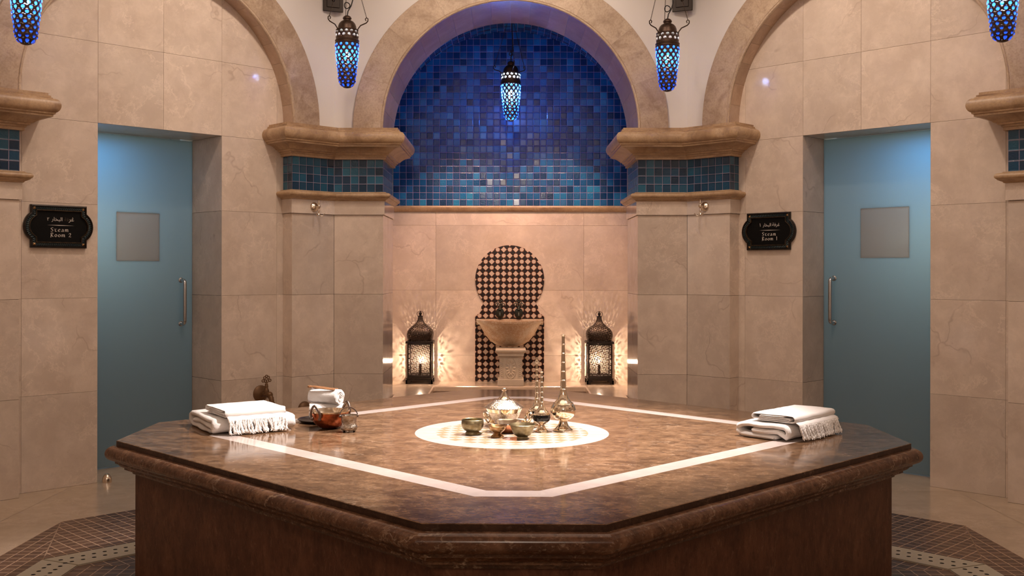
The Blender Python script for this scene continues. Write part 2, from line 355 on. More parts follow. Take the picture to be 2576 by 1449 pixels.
# ------------------------------------------------------------------ mesh helpers
class MB:
    def __init__(s): s.v, s.f, s.mi, s.uv = [], [], [], []
    def vert(s, p): s.v.append(tuple(p)); return len(s.v) - 1
    def face(s, idx, m=0, uv=None):
        s.f.append(tuple(idx)); s.mi.append(m); s.uv.append(uv)
    def poly(s, pts, m=0, uv=None):
        s.face([s.vert(p) for p in pts], m, uv)
    def box(s, a, b, m=0):
        x0, y0, z0 = a; x1, y1, z1 = b
        i = [s.vert(p) for p in ((x0, y0, z0), (x1, y0, z0), (x1, y1, z0), (x0, y1, z0), (x0, y0, z1), (x1, y0, z1), (x1, y1, z1), (x0, y1, z1))]
        for q in ((0, 3, 2, 1), (4, 5, 6, 7), (0, 1, 5, 4), (1, 2, 6, 5), (2, 3, 7, 6), (3, 0, 4, 7)): s.face([i[k] for k in q], m)
    def grid(s, P, m=0, uvs=None, close_u=False, close_v=False):
        nu, nv = len(P), len(P[0])
        I = [[s.vert(p) for p in row] for row in P]
        for a in range(nu - (0 if close_u else 1)):
            for b in range(nv - (0 if close_v else 1)):
                a2, b2 = (a + 1) % nu, (b + 1) % nv
                u = None
                if uvs: u = [uvs[a][b], uvs[a + 1][b] if a + 1 < len(uvs) else uvs[a][b], uvs[a + 1][b + 1] if a + 1 < len(uvs) and b + 1 < nv else uvs[a][b], uvs[a][b + 1] if b + 1 < nv else uvs[a][b]]
                s.face((I[a][b], I[a2][b], I[a2][b2], I[a][b2]), m, u)
        return I
    def lathe(s, prof, n=32, c=(0, 0, 0), m=0, cap0=False, cap1=False, a0=0, sq=None):
        P = []; U = []
        L = 0
        for k, (r, z) in enumerate(prof):
            if k: L += math.hypot(r - prof[k - 1][0], z - prof[k - 1][1])
            row, ur = [], []
            for j in range(n + 1):
                a = a0 + 2 * PI * j / n
                ca, sa = math.cos(a), math.sin(a)
                f = 1
                if sq:                       # rounded-square plan
                    f = 1 / (abs(ca) ** sq + abs(sa) ** sq) ** (1 / sq)
                row.append((c[0] + r * f * ca, c[1] + r * f * sa, c[2] + z)); ur.append((a * max(.02, max(q[0] for q in prof)), L))
            P.append(row); U.append(ur)
        I = []
        for row in P:
            ids = [s.vert(p) for p in row[:-1]]; I.append(ids + [ids[0]])
        for k in range(len(P) - 1):
            for j in range(n):
                s.face((I[k][j], I[k][j + 1], I[k + 1][j + 1], I[k + 1][j]), m, [U[k][j], U[k][j + 1], U[k + 1][j + 1], U[k + 1][j]])
        if cap0: s.face(I[0][:-1][::-1], m)
        if cap1: s.face(I[-1][:-1], m)
    def tube(s, pts, r, n=8, m=0, cap=True, close=False, flat=1.0):
        pts = [Vector(p) for p in pts]; N = len(pts)
        rr = r if isinstance(r, (list, tuple)) else [r] * N
        up = None; rings = []
        for i in range(N):
            a = pts[(i - 1) % N] if (close or i) else pts[i]; b = pts[(i + 1) % N] if (close or i < N - 1) else pts[i]
            d = (b - a).normalized()
            if up is None:
                up = Vector((0, 0, 1)) if abs(d.z) < .9 else Vector((1, 0, 0))
            x = d.cross(up)
            if x.length < 1e-6: x = d.orthogonal()
            x.normalize(); y = x.cross(d).normalized(); up = y
            rings.append([s.vert(pts[i] + x * (rr[i] * math.cos(2 * PI * k / n)) + y * (rr[i] * flat * math.sin(2 * PI * k / n))) for k in range(n)])
        for i in range(N - (0 if close else 1)):
            A, B = rings[i], rings[(i + 1) % N]
            for k in range(n): s.face((A[k], A[(k + 1) % n], B[(k + 1) % n], B[k]), m)
        if cap and not close:
            s.face(rings[0][::-1], m); s.face(rings[-1], m)
    def sphere(s, c, r, n=14, k=8, m=0, sc_=(1, 1, 1)):
        prof = [(max(1e-4, r * math.sin(PI * i / k)), -r * math.cos(PI * i / k)) for i in range(k + 1)]
        i0 = len(s.v); s.lathe(prof, n, (0, 0, 0), m)
        for q in range(i0, len(s.v)):
            x, y, z = s.v[q]; s.v[q] = (c[0] + x * sc_[0], c[1] + y * sc_[1], c[2] + z * sc_[2])
    def xform(s, mat, i0=0):
        for q in range(i0, len(s.v)): s.v[q] = tuple(mat @ Vector(s.v[q]))
    def build(s, name, mats, parent=None, loc=None, rz=0, smooth=40, flipfix=True):
        me = bpy.data.meshes.new(name)
        me.from_pydata(s.v, [], s.f)
        for m in (mats if isinstance(mats, (list, tuple)) else [mats]): me.materials.append(m)
        me.polygons.foreach_set('material_index', s.mi)
        if any(u is not None for u in s.uv):
            ul = me.uv_layers.new(name='UVMap')
            for p, u in zip(me.polygons, s.uv):
                if u:
                    for li, c in zip(p.loop_indices, u): ul.data[li].uv = c
        me.validate(); me.update()
        if smooth:
            me.shade_smooth(); me.set_sharp_from_angle(angle=math.radians(smooth))
        o = bpy.data.objects.new(name, me); COL.objects.link(o)
        if parent: o.parent = parent
        if loc is not None: o.location = loc
        o.rotation_euler[2] = rz
        return o

def empty(name, loc=(0, 0, 0), rz=0, parent=None):
    o = bpy.data.objects.new(name, None); COL.objects.link(o); o.empty_display_size = .1
    o.location = loc; o.rotation_euler[2] = rz
    if parent: o.parent = parent
    return o
def tag(o, label=None, cat=None, group=None, kind=None):
    if label: o['label'] = label
    if cat: o['category'] = cat
    if group: o['group'] = group
    if kind: o['kind'] = kind
    return o
def kids(o): return [c for c in bpy.data.objects if c.parent == o]
def copy_tree(o, parent=None):
    c = o.copy(); COL.objects.link(c); c.parent = parent
    for ch in kids(o): copy_tree(ch, c)
    return c
def bevel(o, w=.002, seg=2, ang=40):
    b = o.modifiers.new('edge', 'BEVEL'); b.width = w; b.segments = seg; b.limit_method = 'ANGLE'; b.angle_limit = math.radians(ang); return o
def subsurf(o, n=1):
    b = o.modifiers.new('smooth', 'SUBSURF'); b.levels = n; b.render_levels = n; return o

def wallpt(phi, x, a, z=0):      # wall-local to world
    c, s = math.cos(phi), math.sin(phi)
    return Vector((c * x - s * a, YC + s * x + c * a, z))

def slab(mb, x0, x1, z0, z1, y, m=0, gap=.0006, th=.012, ch=.0009, ny=-1):
    """one stone slab facing -y (room side) with a tiny chamfer"""
    x0 += gap; x1 -= gap; z0 += gap; z1 -= gap
    A = [(x0, y + th * -ny, z0), (x1, y + th * -ny, z0), (x1, y + th * -ny, z1), (x0, y + th * -ny, z1)]
    B = [(x0, y + ch * -ny, z0), (x1, y + ch * -ny, z0), (x1, y + ch * -ny, z1), (x0, y + ch * -ny, z1)]
    C = [(x0 + ch, y, z0 + ch), (x1 - ch, y, z0 + ch), (x1 - ch, y, z1 - ch), (x0 + ch, y, z1 - ch)]
    I = [[mb.vert(p) for p in r] for r in (A, B, C)]
    for a, b in ((0, 1), (1, 2)):
        for k in range(4):
            k2 = (k + 1) % 4; mb.face((I[a][k], I[a][k2], I[b][k2], I[b][k]), m)
    mb.face(I[2], m)

ZR = [0, .607, 1.224, 1.838, 2.38, 2.915, 3.52]

def offset_path(P, o):
    """offset an open plan polyline to its left by o with mitres"""
    out = []
    for i, p in enumerate(P):
        p = Vector(p)
        ns = []
        if i: d = (p - Vector(P[i - 1])).normalized(); ns.append(Vector((-d.y, d.x)))
        if i < len(P) - 1: d = (Vector(P[i + 1]) - p).normalized(); ns.append(Vector((-d.y, d.x)))
        if len(ns) == 1: q = ns[0] * o
        else: q = (ns[0] + ns[1]) * (o / (1 + ns[0].dot(ns[1])))
        out.append(p + q)
    return out
def sweep(mb, P, prof, m=0, cap=True, closed=False, splits=True):
    """sweep a (offset, z) profile along plan polyline P"""
    rows = []
    for o, z in prof: rows.append([(q.x, q.y, z) for q in offset_path(P, o)])
    n = len(P)
    for k in range(n - 1):
        I = [[mb.vert(r[k]), mb.vert(r[k + 1])] for r in rows]
        for a in range(len(rows) - 1): mb.face((I[a][0], I[a][1], I[a + 1][1], I[a + 1][0]), m)
    if cap:
        for k in (0, n - 1):
            q = [r[k] for r in rows] + [(P[k][0], P[k][1], rows[-1][k][2]), (P[k][0], P[k][1], rows[0][k][2])]
            mb.poly(q if k else q[::-1], m)

# ------------------------------------------------------------------ floor, ceiling
mb = MB()
def flat(mb, pts, z, m=0, uvo=None):
    mb.poly([(p[0], p[1], z) for p in pts], m, uvo)
for ix in range(-6, 6):
    for iy in range(-4, 14):
        x0, y0 = ix * .95, iy * .95
        flat(mb, [(x0 + .001, y0 + .001), (x0 + .949, y0 + .001), (x0 + .949, y0 + .949), (x0 + .001, y0 + .949)], 0, 0)
mb.poly([(-5.7, -3.8, -.004), (5.7, -3.8, -.004), (5.7, 13.3, -.004), (-5.7, 13.3, -.004)], 1)
floor = mb.build('floor', [M['floor'], M['joint']], smooth=0)
tag(floor, kind='structure')

AO = 2.508; HO = AO * math.tan(PI / 8)
def toct(A, c):          # octagon shaped like the platform, listed as (left-front, left-back, back-left, back-right, right-back, right-front, front-right, front-left)
    return [(-A, -c), (-A, c), (-c, A), (c, A), (A, c), (A, -c), (c, -A), (-c, -A)]
def grow(A, c, o): return A + o, c + o * (math.sqrt(2) - 1)
OUT = [(-AO, -HO), (-AO, HO), (-HO, AO), (HO, AO), (AO, HO), (AO, -HO), (HO, -AO), (-HO, -AO)]
DO = toct(2.262, .262); dA, dC = grow(2.262, .262, -.205); DI = toct(dA, dC)
IN = toct(1.50, .2)
mb = MB()
def sector_band(mb, A, B, z):
    for k in range(8):
        k2 = (k + 1) % 8
        a, b, c, d = A[k], A[k2], B[k2], B[k]
        e = (Vector(b) - Vector(a)).normalized(); nrm = Vector((e.y, -e.x))
        org = Vector(a)
        uvs = [((Vector(p) - org).dot(e), (Vector(p) - org).dot(nrm)) for p in (a, b, c, d)]
        mb.poly([(p[0], p[1], z) for p in (a, b, c, d)], 0, uvs)
        # thin pale grout on the hip between the sectors
        h = (Vector(d) - Vector(a)).normalized(); hn = Vector((-h.y, h.x)) * .003
        mb.poly([(*(Vector(a) + hn), z + .0006), (*(Vector(a) - hn), z + .0006), (*(Vector(d) - hn), z + .0006), (*(Vector(d) + hn), z + .0006)], 1)
sector_band(mb, OUT, DO, .0015); sector_band(mb, DI, IN, .0015)
mos = mb.build('mosaic_band', [M['mosaic'], simple('pale_grout', (.3, .2, .135, 1), .7)], floor, (0, YC, 0), smooth=0)
tag(mos, 'brown mosaic tiles with pale grout')

def drain_piece(k, label):
    a, b, c, d = [Vector(p) for p in (DO[k], DO[(k + 1) % 8], DI[(k + 1) % 8], DI[k])]
    e = (b - a).normalized(); nrm = Vector((e.y, -e.x))
    ctr = (a + b + c + d) / 4
    mb = MB(); z = .008
    q = [a + e * .006, b - e * .006, c - e * .006, d + e * .006]
    top = [(p.x - ctr.x, p.y - ctr.y, z) for p in q]; bot = [(p[0], p[1], .001) for p in top]
    mb.poly(top[::-1]); mb.poly(bot)
    for i in range(4): mb.poly([bot[i], bot[(i + 1) % 4], top[(i + 1) % 4], top[i]])
    L = (b - a).length
    for row, off in ((.07, 0), (.135, .027)):
        s = .06 + off
        while s < L - .05:
            p = a + e * s + nrm * row - ctr
            mb.poly([(p.x + .0105 * math.cos(2 * PI * j / 14), p.y + .0105 * math.sin(2 * PI * j / 14), z + .0006) for j in range(14)], 1)
            s += .054
    o = mb.build('drain_cover', [M['drain'], M['hole']], None, (ctr.x, YC + ctr.y, 0), smooth=0)
    tag(o, label, 'drain cover', 'perforated drain covers around the platform')
drain_piece(1, 'long perforated pale drain cover on the floor before the Steam Room 2 door')
drain_piece(3, 'long perforated pale drain cover on the floor before the Steam Room 1 door')
drain_piece(0, 'short perforated pale drain cover crossing the bottom left floor corner')
drain_piece(4, 'short perforated pale drain cover crossing the bottom right floor corner')
mb = MB()
for k in (2, 5, 6, 7):
    pts = [DO[k], DO[(k + 1) % 8], DI[(k + 1) % 8], DI[k]]
    flat(mb, pts, .0015)
mb.build('drain_channel', M['drain'], floor, (0, YC, 0), smooth=0)

mb = MB()
R8 = (AW + .3) / math.cos(PI / 8)
mb.poly([(R8 * math.cos(PI / 8 + k * PI / 4), YC + R8 * math.sin(PI / 8 + k * PI / 4), CEIL) for k in range(8)][::-1])
tag(mb.build('ceiling', M['ceiling'], smooth=0), kind='structure')

# ------------------------------------------------------------------ walls with arches
def spandrel(mb, r, y, z0, z1, m=0, n=40):
    arc = [(-r * math.cos(PI * i / n), ZA + r * math.sin(PI * i / n)) for i in range(n + 1)]
    pts = [(-VX, z0)] + [(arc[0][0], z0)] + arc + [(arc[-1][0], z0), (VX, z0), (VX, z1)]
    # split in two simple pieces
    for sgn in (-1, 1):
        A = [p for p in arc if p[0] * sgn >= -1e-6]
        if sgn < 0:
            q = [(-VX, z0), (-r, z0)] + A + [(0, z1), (-VX, z1)]
        else:
            q = [(0, z1)] + A + [(r, z0), (VX, z0), (VX, z1)]
        for i in range(len(A) - 1):
            a, b = A[i], A[i + 1]
            mb.poly([(a[0], y, a[1]), (b[0], y, b[1]), (b[0], y, z1), (a[0], y, z1)], m)
        e0 = -VX if sgn < 0 else VX; e1 = -r if sgn < 0 else r
        mb.poly([(min(e0, e1), y, z0), (max(e0, e1), y, z0), (max(e0, e1), y, z1), (min(e0, e1), y, z1)], m)

def arch_trim(name, phi, depth_to, label=None, wide=0.0):
    """flat stone band around the opening plus its soffit"""
    mb = MB(); y0 = AP - .022
    nseg = 9
    lo = -.014
    A0, A1 = lo, PI - lo
    for k in range(nseg):
        a0 = A0 + (A1 - A0) * k / nseg + .00025; a1 = A0 + (A1 - A0) * (k + 1) / nseg - .00025
        n = 7
        def ring(r, y): return [(-r * math.cos(a0 + (a1 - a0) * i / n), y, ZA + r * math.sin(a0 + (a1 - a0) * i / n)) for i in range(n + 1)]
        rows = [ring(RO, AP + .004), ring(RO, y0 + .003), ring(RO - .003, y0), ring(RA + .022, y0), ring(RA + .018, y0 + .003), ring(RA + .014, y0 - .001), ring(RA + .005, y0 + .001), ring(RA, y0 + .007), ring(RA, y0 + .02)]
        mb.grid(rows, 0)
    ns = 20
    for k in range(ns):
        a0 = A0 + (A1 - A0) * k / ns + .0005; a1 = A0 + (A1 - A0) * (k + 1) / ns - .0005
        n = 4
        def ring(r, y): return [(-r * math.cos(a0 + (a1 - a0) * i / n), y, ZA + r * math.sin(a0 + (a1 - a0) * i / n)) for i in range(n + 1)]
        mb.grid([ring(RA, y0 + .02), ring(RA, depth_to)], 1)
    o = mb.build(name, [M['trav'], M['soffit']], None, (0, YC, 0), phi, smooth=35)
    tag(o, label, None, None, 'structure')
    return o
M['soffit'] = m_stone('arch_soffit_stone', (.40, .27, .185, 1), (.5, .36, .26, 1), (.24, .14, .09, 1), .26, 2, .2, .2)

def recess_wall(name, phi, door=None, vert=(-.93, -.442, .02, .485, .93)):
    mb = MB()
    xs = [-VX] + list(vert) + [VX]
    for i in range(len(xs) - 1):
        for j in range(len(ZR) - 1):
            if door and xs[i] >= door[0] - .005 and xs[i + 1] <= door[1] + .005 and ZR[j + 1] <= 2.385: continue
            slab(mb, xs[i], xs[i + 1], ZR[j], ZR[j + 1], AW)
    yb = AW + .012
    if door:
        d0, d1, dt, dep = door[0], door[1], 2.38, door[2]
        for x0, x1, z0, z1 in ((-VX, d0, 0, 3.52), (d1, VX, 0, 3.52), (d0, d1, dt, 3.52)):
            mb.poly([(x0, yb, z0), (x1, yb, z0), (x1, yb, z1), (x0, yb, z1)], 1)
        # jambs and head of the doorway
        for xx, sg in ((d0, 1), (d1, -1)):
            for j in range(4):
                z0, z1 = (ZR + [2.38])[j], min(2.38, ZR[j + 1])
                g = .001
                mb.poly([(xx, AW + .002, z0 + g), (xx, dep + .2, z0 + g), (xx, dep + .2, z1 - g), (xx, AW + .002, z1 - g)], 0)
        mb.poly([(d0, AW + .002, dt), (d1, AW + .002, dt), (d1, dep + .2, dt), (d0, dep + .2, dt)], 0)
    else:
        mb.poly([(-VX, yb, 0), (VX, yb, 0), (VX, yb, 3.52), (-VX, yb, 3.52)], 1)
    o = mb.build(name, [M['cream'], M['joint']], None, (0, YC, 0), phi, smooth=0)
    tag(o, kind='structure')
    mp = MB(); spandrel(mp, RO - .01, AP, 2.46, CEIL)
    mp.build('plaster', M['plaster'], o, smooth=0)
    return o

PH = PI / 4
wl = recess_wall('wall_left', PH, (-.442, .468, 3.85), (-.93, -.442, .02, .468, .93))
wr = recess_wall('wall_right', -PH, (-.455, .460, 3.72), (-.93, -.455, -.017, .460, .93))
recess_wall('wall_west', 2 * PH)
recess_wall('wall_east', -2 * PH)
recess_wall('wall_southwest', 3 * PH)
recess_wall('wall_southeast', -3 * PH)
arch_trim('trim_1', PH, AW + .01)
arch_trim('trim_2', -PH, AW + .01)
for i, p in enumerate((2 * PH, -2 * PH, 3 * PH, -3 * PH)): arch_trim('trim_%d' % (i + 4), p, AW + .01)

# niche (wall_back)
mb = MB(); spandrel(mb, RO - .01, AP, 2.46, CEIL)
wb = tag(mb.build('wall_back', M['plaster'], None, (0, YC, 0), 0, smooth=0), kind='structure')
arch_trim('trim_3', 0, NR + .04)
mb = MB()
xs = [-NH, -.70, .70, NH]; zs = [0, .607, 1.224, 1.838, 1.975]
for i in range(3):
    for j in range(4): slab(mb, xs[i], xs[i + 1], zs[j], zs[j + 1], NB)
mb.poly([(-NH, NB + .012, 0), (NH, NB + .012, 0), (NH, NB + .012, 2.03), (-NH, NB + .012, 2.03)], 1)
for sg in (-1, 1):                                  # niche side walls
    x = sg * NH
    for j in range(4): mb.poly([(x, NR, zs[j] + .001), (x, NB + .01, zs[j] + .001), (x, NB + .01, zs[j + 1] - .001), (x, NR, zs[j + 1] - .001)][::sg], 0)
    mb.poly([(sg * RA, NR, 0), (x, NR, 0), (x, NR, 2.02), (sg * RA, NR, 2.02)][::-sg], 0)
mb.build('niche_stone', [M['cream'], M['joint']], wb, smooth=0)
mb = MB()
n = 48
prev = None
Z0 = 2.02
arc = [(-NH * math.cos(PI * i / n), ZA + NH * math.sin(PI * i / n)) for i in range(n + 1)]
for i in range(n):
    a, b = arc[i], arc[i + 1]
    q = [(a[0], NB, Z0), (b[0], NB, Z0), (b[0], NB, b[1]), (a[0], NB, a[1])]
    mb.poly(q, 0, [(p[0] + .0316, p[2] - 2.023) for p in q])
    l0, l1 = NH * PI * i / n, NH * PI * (i + 1) / n      # barrel vault
    mb.poly([(a[0], NR, a[1]), (b[0], NR, b[1]), (b[0], NB, b[1]), (a[0], NB, a[1])], 0, [(l0, 0), (l1, 0), (l1, NB - NR), (l0, NB - NR)])
for sg in (-1, 1):
    x = sg * NH
    mb.poly([(x, NR, Z0), (x, NB, Z0), (x, NB, ZA), (x, NR, ZA)][::sg], 0, [(0, 0), (NB - NR, 0), (NB - NR, ZA - Z0), (0, ZA - Z0)][::sg])
mb.build('niche_tiles', M['tile_niche'], wb, smooth=30)
mb = MB()
for i in range(n):                                   # back of the reveal ring, facing into the niche
    a0, a1 = PI * i / n, PI * (i + 1) / n
    mb.poly([(-(RA - .0) * math.cos(a0), NR + .03, ZA + RA * math.sin(a0)), (-RA * math.cos(a1), NR + .03, ZA + RA * math.sin(a1)), (-NH * math.cos(a1), NR + .03, ZA + NH * math.sin(a1)), (-NH * math.cos(a0), NR + .03, ZA + NH * math.sin(a0))])
for sg in (-1, 1):
    mb.poly([(sg * RA, NR + .03, 2.0), (sg * NH, NR + .03, 2.0), (sg * NH, NR + .03, ZA), (sg * RA, NR + .03, ZA)])
mb.build('reveal_back', M['plaster'], wb, smooth=0)
mb = MB()                                            # moulding between stone and tiles
prof = [(0, 1.968), (.012, 1.968), (.02, 1.975), (.03, 1.995), (.034, 2.008), (.03, 2.02), (.02, 2.024), (0, 2.024)]
P = [(NH, NB), (-NH, NB)]
sweep(mb, P, prof, 0, False)
tag(mb.build('trim_8', M['trav_warm'], None, (0, YC, 0), 0, smooth=30), kind='structure')

# the doorway wall behind the camera and its lobby
mb = MB(); spandrel(mb, RA, AP, 2.46, CEIL)
we = tag(mb.build('wall_front', M['plaster'], None, (0, YC, 0), PI, smooth=0), kind='structure')
mb = MB()
x, y0, y1, h = 1.43, AP, 7.6, 3.6
mb.poly([(-x, y0, 0), (-x, y1, 0), (-x, y1, h), (-x, y0, h)]); mb.poly([(x, y0, 0), (x, y1, 0), (x, y1, h), (x, y0, h)][::-1])
mb.poly([(-x, y1, 0), (x, y1, 0), (x, y1, h), (-x, y1, h)]); mb.poly([(-x, y0, h), (x, y0, h), (x, y1, h), (-x, y1, h)][::-1])
mb.build('lobby', M['plaster'], we, smooth=0)

# ------------------------------------------------------------------ pillars
CAPP = [(.0, 2.266), (.022, 2.266), (.022, 2.284), (.03, 2.286), (.032, 2.298), (.046, 2.300), (.05, 2.311), (.062, 2.313), (.072, 2.322), (.088, 2.333), (.108, 2.342), (.132, 2.348), (.148, 2.351), (.148, 2.363), (.158, 2.366)]
CAPP += [(.150 + .034 * math.sin(PI * i / 12), 2.4175 - .044 * math.cos(PI * i / 12)) for i in range(1, 12)]
CAPP += [(.146, 2.462), (.146, 2.467), (.138, 2.470), (.138, 2.480), (.126, 2.483), (.126, 2.497), (-.1, 2.497)]
STRP = [(.012, 1.944), (.02, 1.946), (.024, 1.953), (.036, 1.958), (.05, 1.966)] + [(.04 + .022 * math.sin(PI * i / 8), 1.986 - .019 * math.cos(PI * i / 8)) for i in range(1, 8)] + [(.034, 2.006), (.026, 2.009), (.022, 2.014), (0, 2.015)]

def pillar(k, label, niche_side=0):
    """pillar on the corner between wall k and wall k-1; local frame of the corner"""
    ph = (k - .5) * PH                     # direction of the corner
    root = empty('pillar', (0, YC, 0), 0)
    tag(root, label, None, None, 'structure')
    def loc(wk, x, a):
        v = wallpt(wk * PH, x, a); return (v.x, v.y - YC)
    rA = NR if niche_side == 1 else AW      # return depth on wall k
    rB = NR if niche_side == -1 else AW
    # plan from wall k (its right end) round to wall k-1 (its left end); room is on the left of travel when reversed
    P = [loc(k, HF, rA), loc(k, HF, AP), loc(k, VX, AP), loc(k - 1, -HF, AP), loc(k - 1, -HF, rB)]
    Pr = P[::-1]
    # left of travel must be the room
    d = Vector(Pr[2]) - Vector(Pr[1]); nl = Vector((-d.y, d.x))
    path = Pr if nl.dot(-Vector(Pr[1])) > 0 else P
    # shaft slabs
    mb = MB()
    for i in range(len(path) - 1):
        a, b = Vector(path[i]), Vector(path[i + 1]); L = (b - a).length
        e = (b - a) / L; nn = Vector((-e.y, e.x))
        rows = [0, .607, 1.224, 1.838, 1.95]
        for j in range(4):
            i0 = len(mb.v)
            out = .0125 if j == 3 else 0
            zz1 = rows[j + 1]
            # slab() faces -y: build in a frame where -y is the room normal
            slab(mb, 0 if not out else -out * (i > 0), L if not out else L + out * (i < len(path) - 2), rows[j], zz1, 0, 0, .0009)
            Mx = Matrix(((-e.x * -1, -nn.x, 0, a.x + nn.x * out), (e.y, -nn.y, 0, a.y + nn.y * out), (0, 0, 1, 0), (0, 0, 0, 1)))
            mb.xform(Mx, i0)
        mb.poly([(a.x - nn.x * .011, a.y - nn.y * .011, 0), (b.x - nn.x * .011, b.y - nn.y * .011, 0), (b.x - nn.x * .011, b.y - nn.y * .011, 1.95), (a.x - nn.x * .011, a.y - nn.y * .011, 1.95)], 1)
    mb.build('shaft', [M['cream'], M['joint']], root, smooth=0)
    mb = MB()
    acc = random.randint(0, 40) * .0633
    for i in range(len(path) - 1):
        a, b = Vector(path[i]), Vector(path[i + 1]); L = (b - a).length
        q = [(a.x, a.y, 2.008), (b.x, b.y, 2.008), (b.x, b.y, 2.27), (a.x, a.y, 2.27)]
        nt = max(1, round(L / .0633)); sc_u = nt * .0633 / L
        mb.poly(q, 0, [(acc, -.0055), (acc + L * sc_u, -.0055), (acc + L * sc_u, .2565), (acc, .2565)])
        acc += nt * .0633
    mb.build('tile_band', M['tile'], root, smooth=0)
    mb = MB(); sweep(mb, path, STRP); mb.build('string_moulding', M['trav_warm'], root, smooth=30)
    mb = MB(); sweep(mb, path, CAPP); mb.build('capital', M['trav_warm'], root, smooth=30)
    return root
pillar(1, 'stone corner pillar between the blue niche and the Steam Room 2 arch', -1)
pillar(0, 'stone corner pillar between the blue niche and the Steam Room 1 arch', 1)
pillar(2, 'stone corner pillar cut by the frame beside the Steam Room 2 sign')
pillar(-1, 'stone corner pillar cut by the frame beyond the Steam Room 1 door')
for k in (3, -2): pillar(k, None)

# ------------------------------------------------------------------ steam rooms and doors
def steam_door(n, phi, d0, d1, dep, hx, film, hinge):
    mb = MB()                                        # steam room behind the glass
    y0, y1, x0, x1, h = dep + .2, dep + 1.5, -.75, .75, 2.6
    mb.poly([(x0, y1, 0), (x1, y1, 0), (x1, y1, h), (x0, y1, h)])
    mb.poly([(x0, y0, 0), (x0, y1, 0), (x0, y1, h), (x0, y0, h)]); mb.poly([(x1, y1, 0), (x1, y0, 0), (x1, y0, h), (x1, y1, h)])
    mb.poly([(x0, y0, h), (x0, y1, h), (x1, y1, h), (x1, y0, h)])
    for a, b, z0, z1 in ((x0, d0, 0, h), (d1, x1, 0, h), (d0, d1, 2.38, h)): mb.poly([(a, y0, z0), (b, y0, z0), (b, y0, z1), (a, y0, z1)])
    o = mb.build('wall_steam_room_%d' % (3 - n), M['steam_wall'], None, (0, YC, 0), phi, smooth=0); tag(o, kind='structure')
    door = empty('door_%d' % n, (0, YC, 0), phi); tag(door, kind='structure')
    mb = MB(); g = .004
    fx0, fx1, fz0, fz1 = film[:4]
    X, Z = (d0 + g, fx0, fx1, d1 - g), (.012, fz0, fz1, 2.375)
    for yy in (dep, dep + .011):
        for a in range(3):
            for c in range(3):
                if a == 1 and c == 1: continue
                mb.poly([(X[a], yy, Z[c]), (X[a + 1], yy, Z[c]), (X[a + 1], yy, Z[c + 1]), (X[a], yy, Z[c + 1])])
    for q in ((X[0], X[3], Z[0], Z[3]), (fx0, fx1, fz0, fz1)):
        R4 = [(q[0], q[2]), (q[1], q[2]), (q[1], q[3]), (q[0], q[3])]
        for k in range(4):
            a, c = R4[k], R4[(k + 1) % 4]
            mb.poly([(a[0], dep, a[1]), (c[0], dep, c[1]), (c[0], dep + .011, c[1]), (a[0], dep + .011, a[1])])
    mb.build('glass_pane', M['glass'], door, smooth=0)
    mb = MB(); mb.box((film[0], dep + .001, film[2]), (film[1], dep + .008, film[3])); o = mb.build('clear_square', M['film'], door, smooth=0)
    tag(o, 'silvery grey square on the glass')
    z0, z1 = film[4], film[5]
    mb = MB(); r = .0135
    yy = dep - .062
    pts = [(hx, dep - .001, z0), (hx, dep - .036, z0)]
    pts += [(hx, dep - .036 - .026 * math.sin(t), z0 + .026 - .026 * math.cos(t)) for t in [PI / 2 * i / 6 for i in range(1, 7)]]
    pts += [(hx, yy, z1 - .026 + .0)] + [(hx, dep - .036 - .026 * math.cos(t), z1 - .026 + .026 * math.sin(t)) for t in [PI / 2 * i / 6 for i in range(1, 7)]]
    pts += [(hx, dep - .001, z1)]
    mb.tube(pts, r, 12)
    hd = mb.build('handle', M['chrome'], door, smooth=50)
    for zz in (z0, z1):
        mb = MB(); mb.lathe([(.001, 0), (.02, 0), (.02, .006), (.014, .008)], 16, (0, 0, 0)); mb.xform(Matrix.Translation((hx, dep, zz)) @ Matrix.Rotation(PI / 2, 4, 'X'))
        mb.build('handle_rose', M['chrome'], hd, smooth=40)
    return door
steam_door(1, PH, -.442, .468, 3.85, .372, (-.123, .202, 1.474, 1.822, 1.008, 1.333), -1)
steam_door(2, -PH, -.455, .460, 3.72, -.368, (-.166, .188, 1.503, 1.857, 1.032, 1.356), 1)

# ------------------------------------------------------------------ the marble platform
TA, TC = 1.704, .2667
plat = empty('marble_platform', (0, YC, 0))
tag(plat, 'large brown marble platform with chamfered corners standing mid room', 'platform')
def octv(A, c, o, z):
    a, cc = grow(A, c, o); return [(x, y, z) for x, y in toct(a, cc)]
def ringpoly(mb, outer, inner, m=0):
    for k in range(8):
        k2 = (k + 1) % 8; mb.poly([outer[k], inner[k], inner[k2], outer[k2]], m)
def octprof(mb, prof, m=0):
    rows = [octv(TA, TC, o, z) for o, z in prof]
    for k in range(8):
        k2 = (k + 1) % 8
        I = [[mb.vert(r[k]), mb.vert(r[k2])] for r in rows]
        for a in range(len(rows) - 1): mb.face((I[a][0], I[a][1], I[a + 1][1], I[a + 1][0]), m)
IA, IC = 1.3435, .1268
mb = MB()
ringpoly(mb, octv(TA, TC, -.002, TT), octv(IA, IC, 0, TT))
iin = octv(IA, IC, -.091, TT)
nR = 72; RM = .4395
circ = [(RM * math.cos(2 * PI * i / nR), RM * math.sin(2 * PI * i / nR), TT) for i in range(nR)]
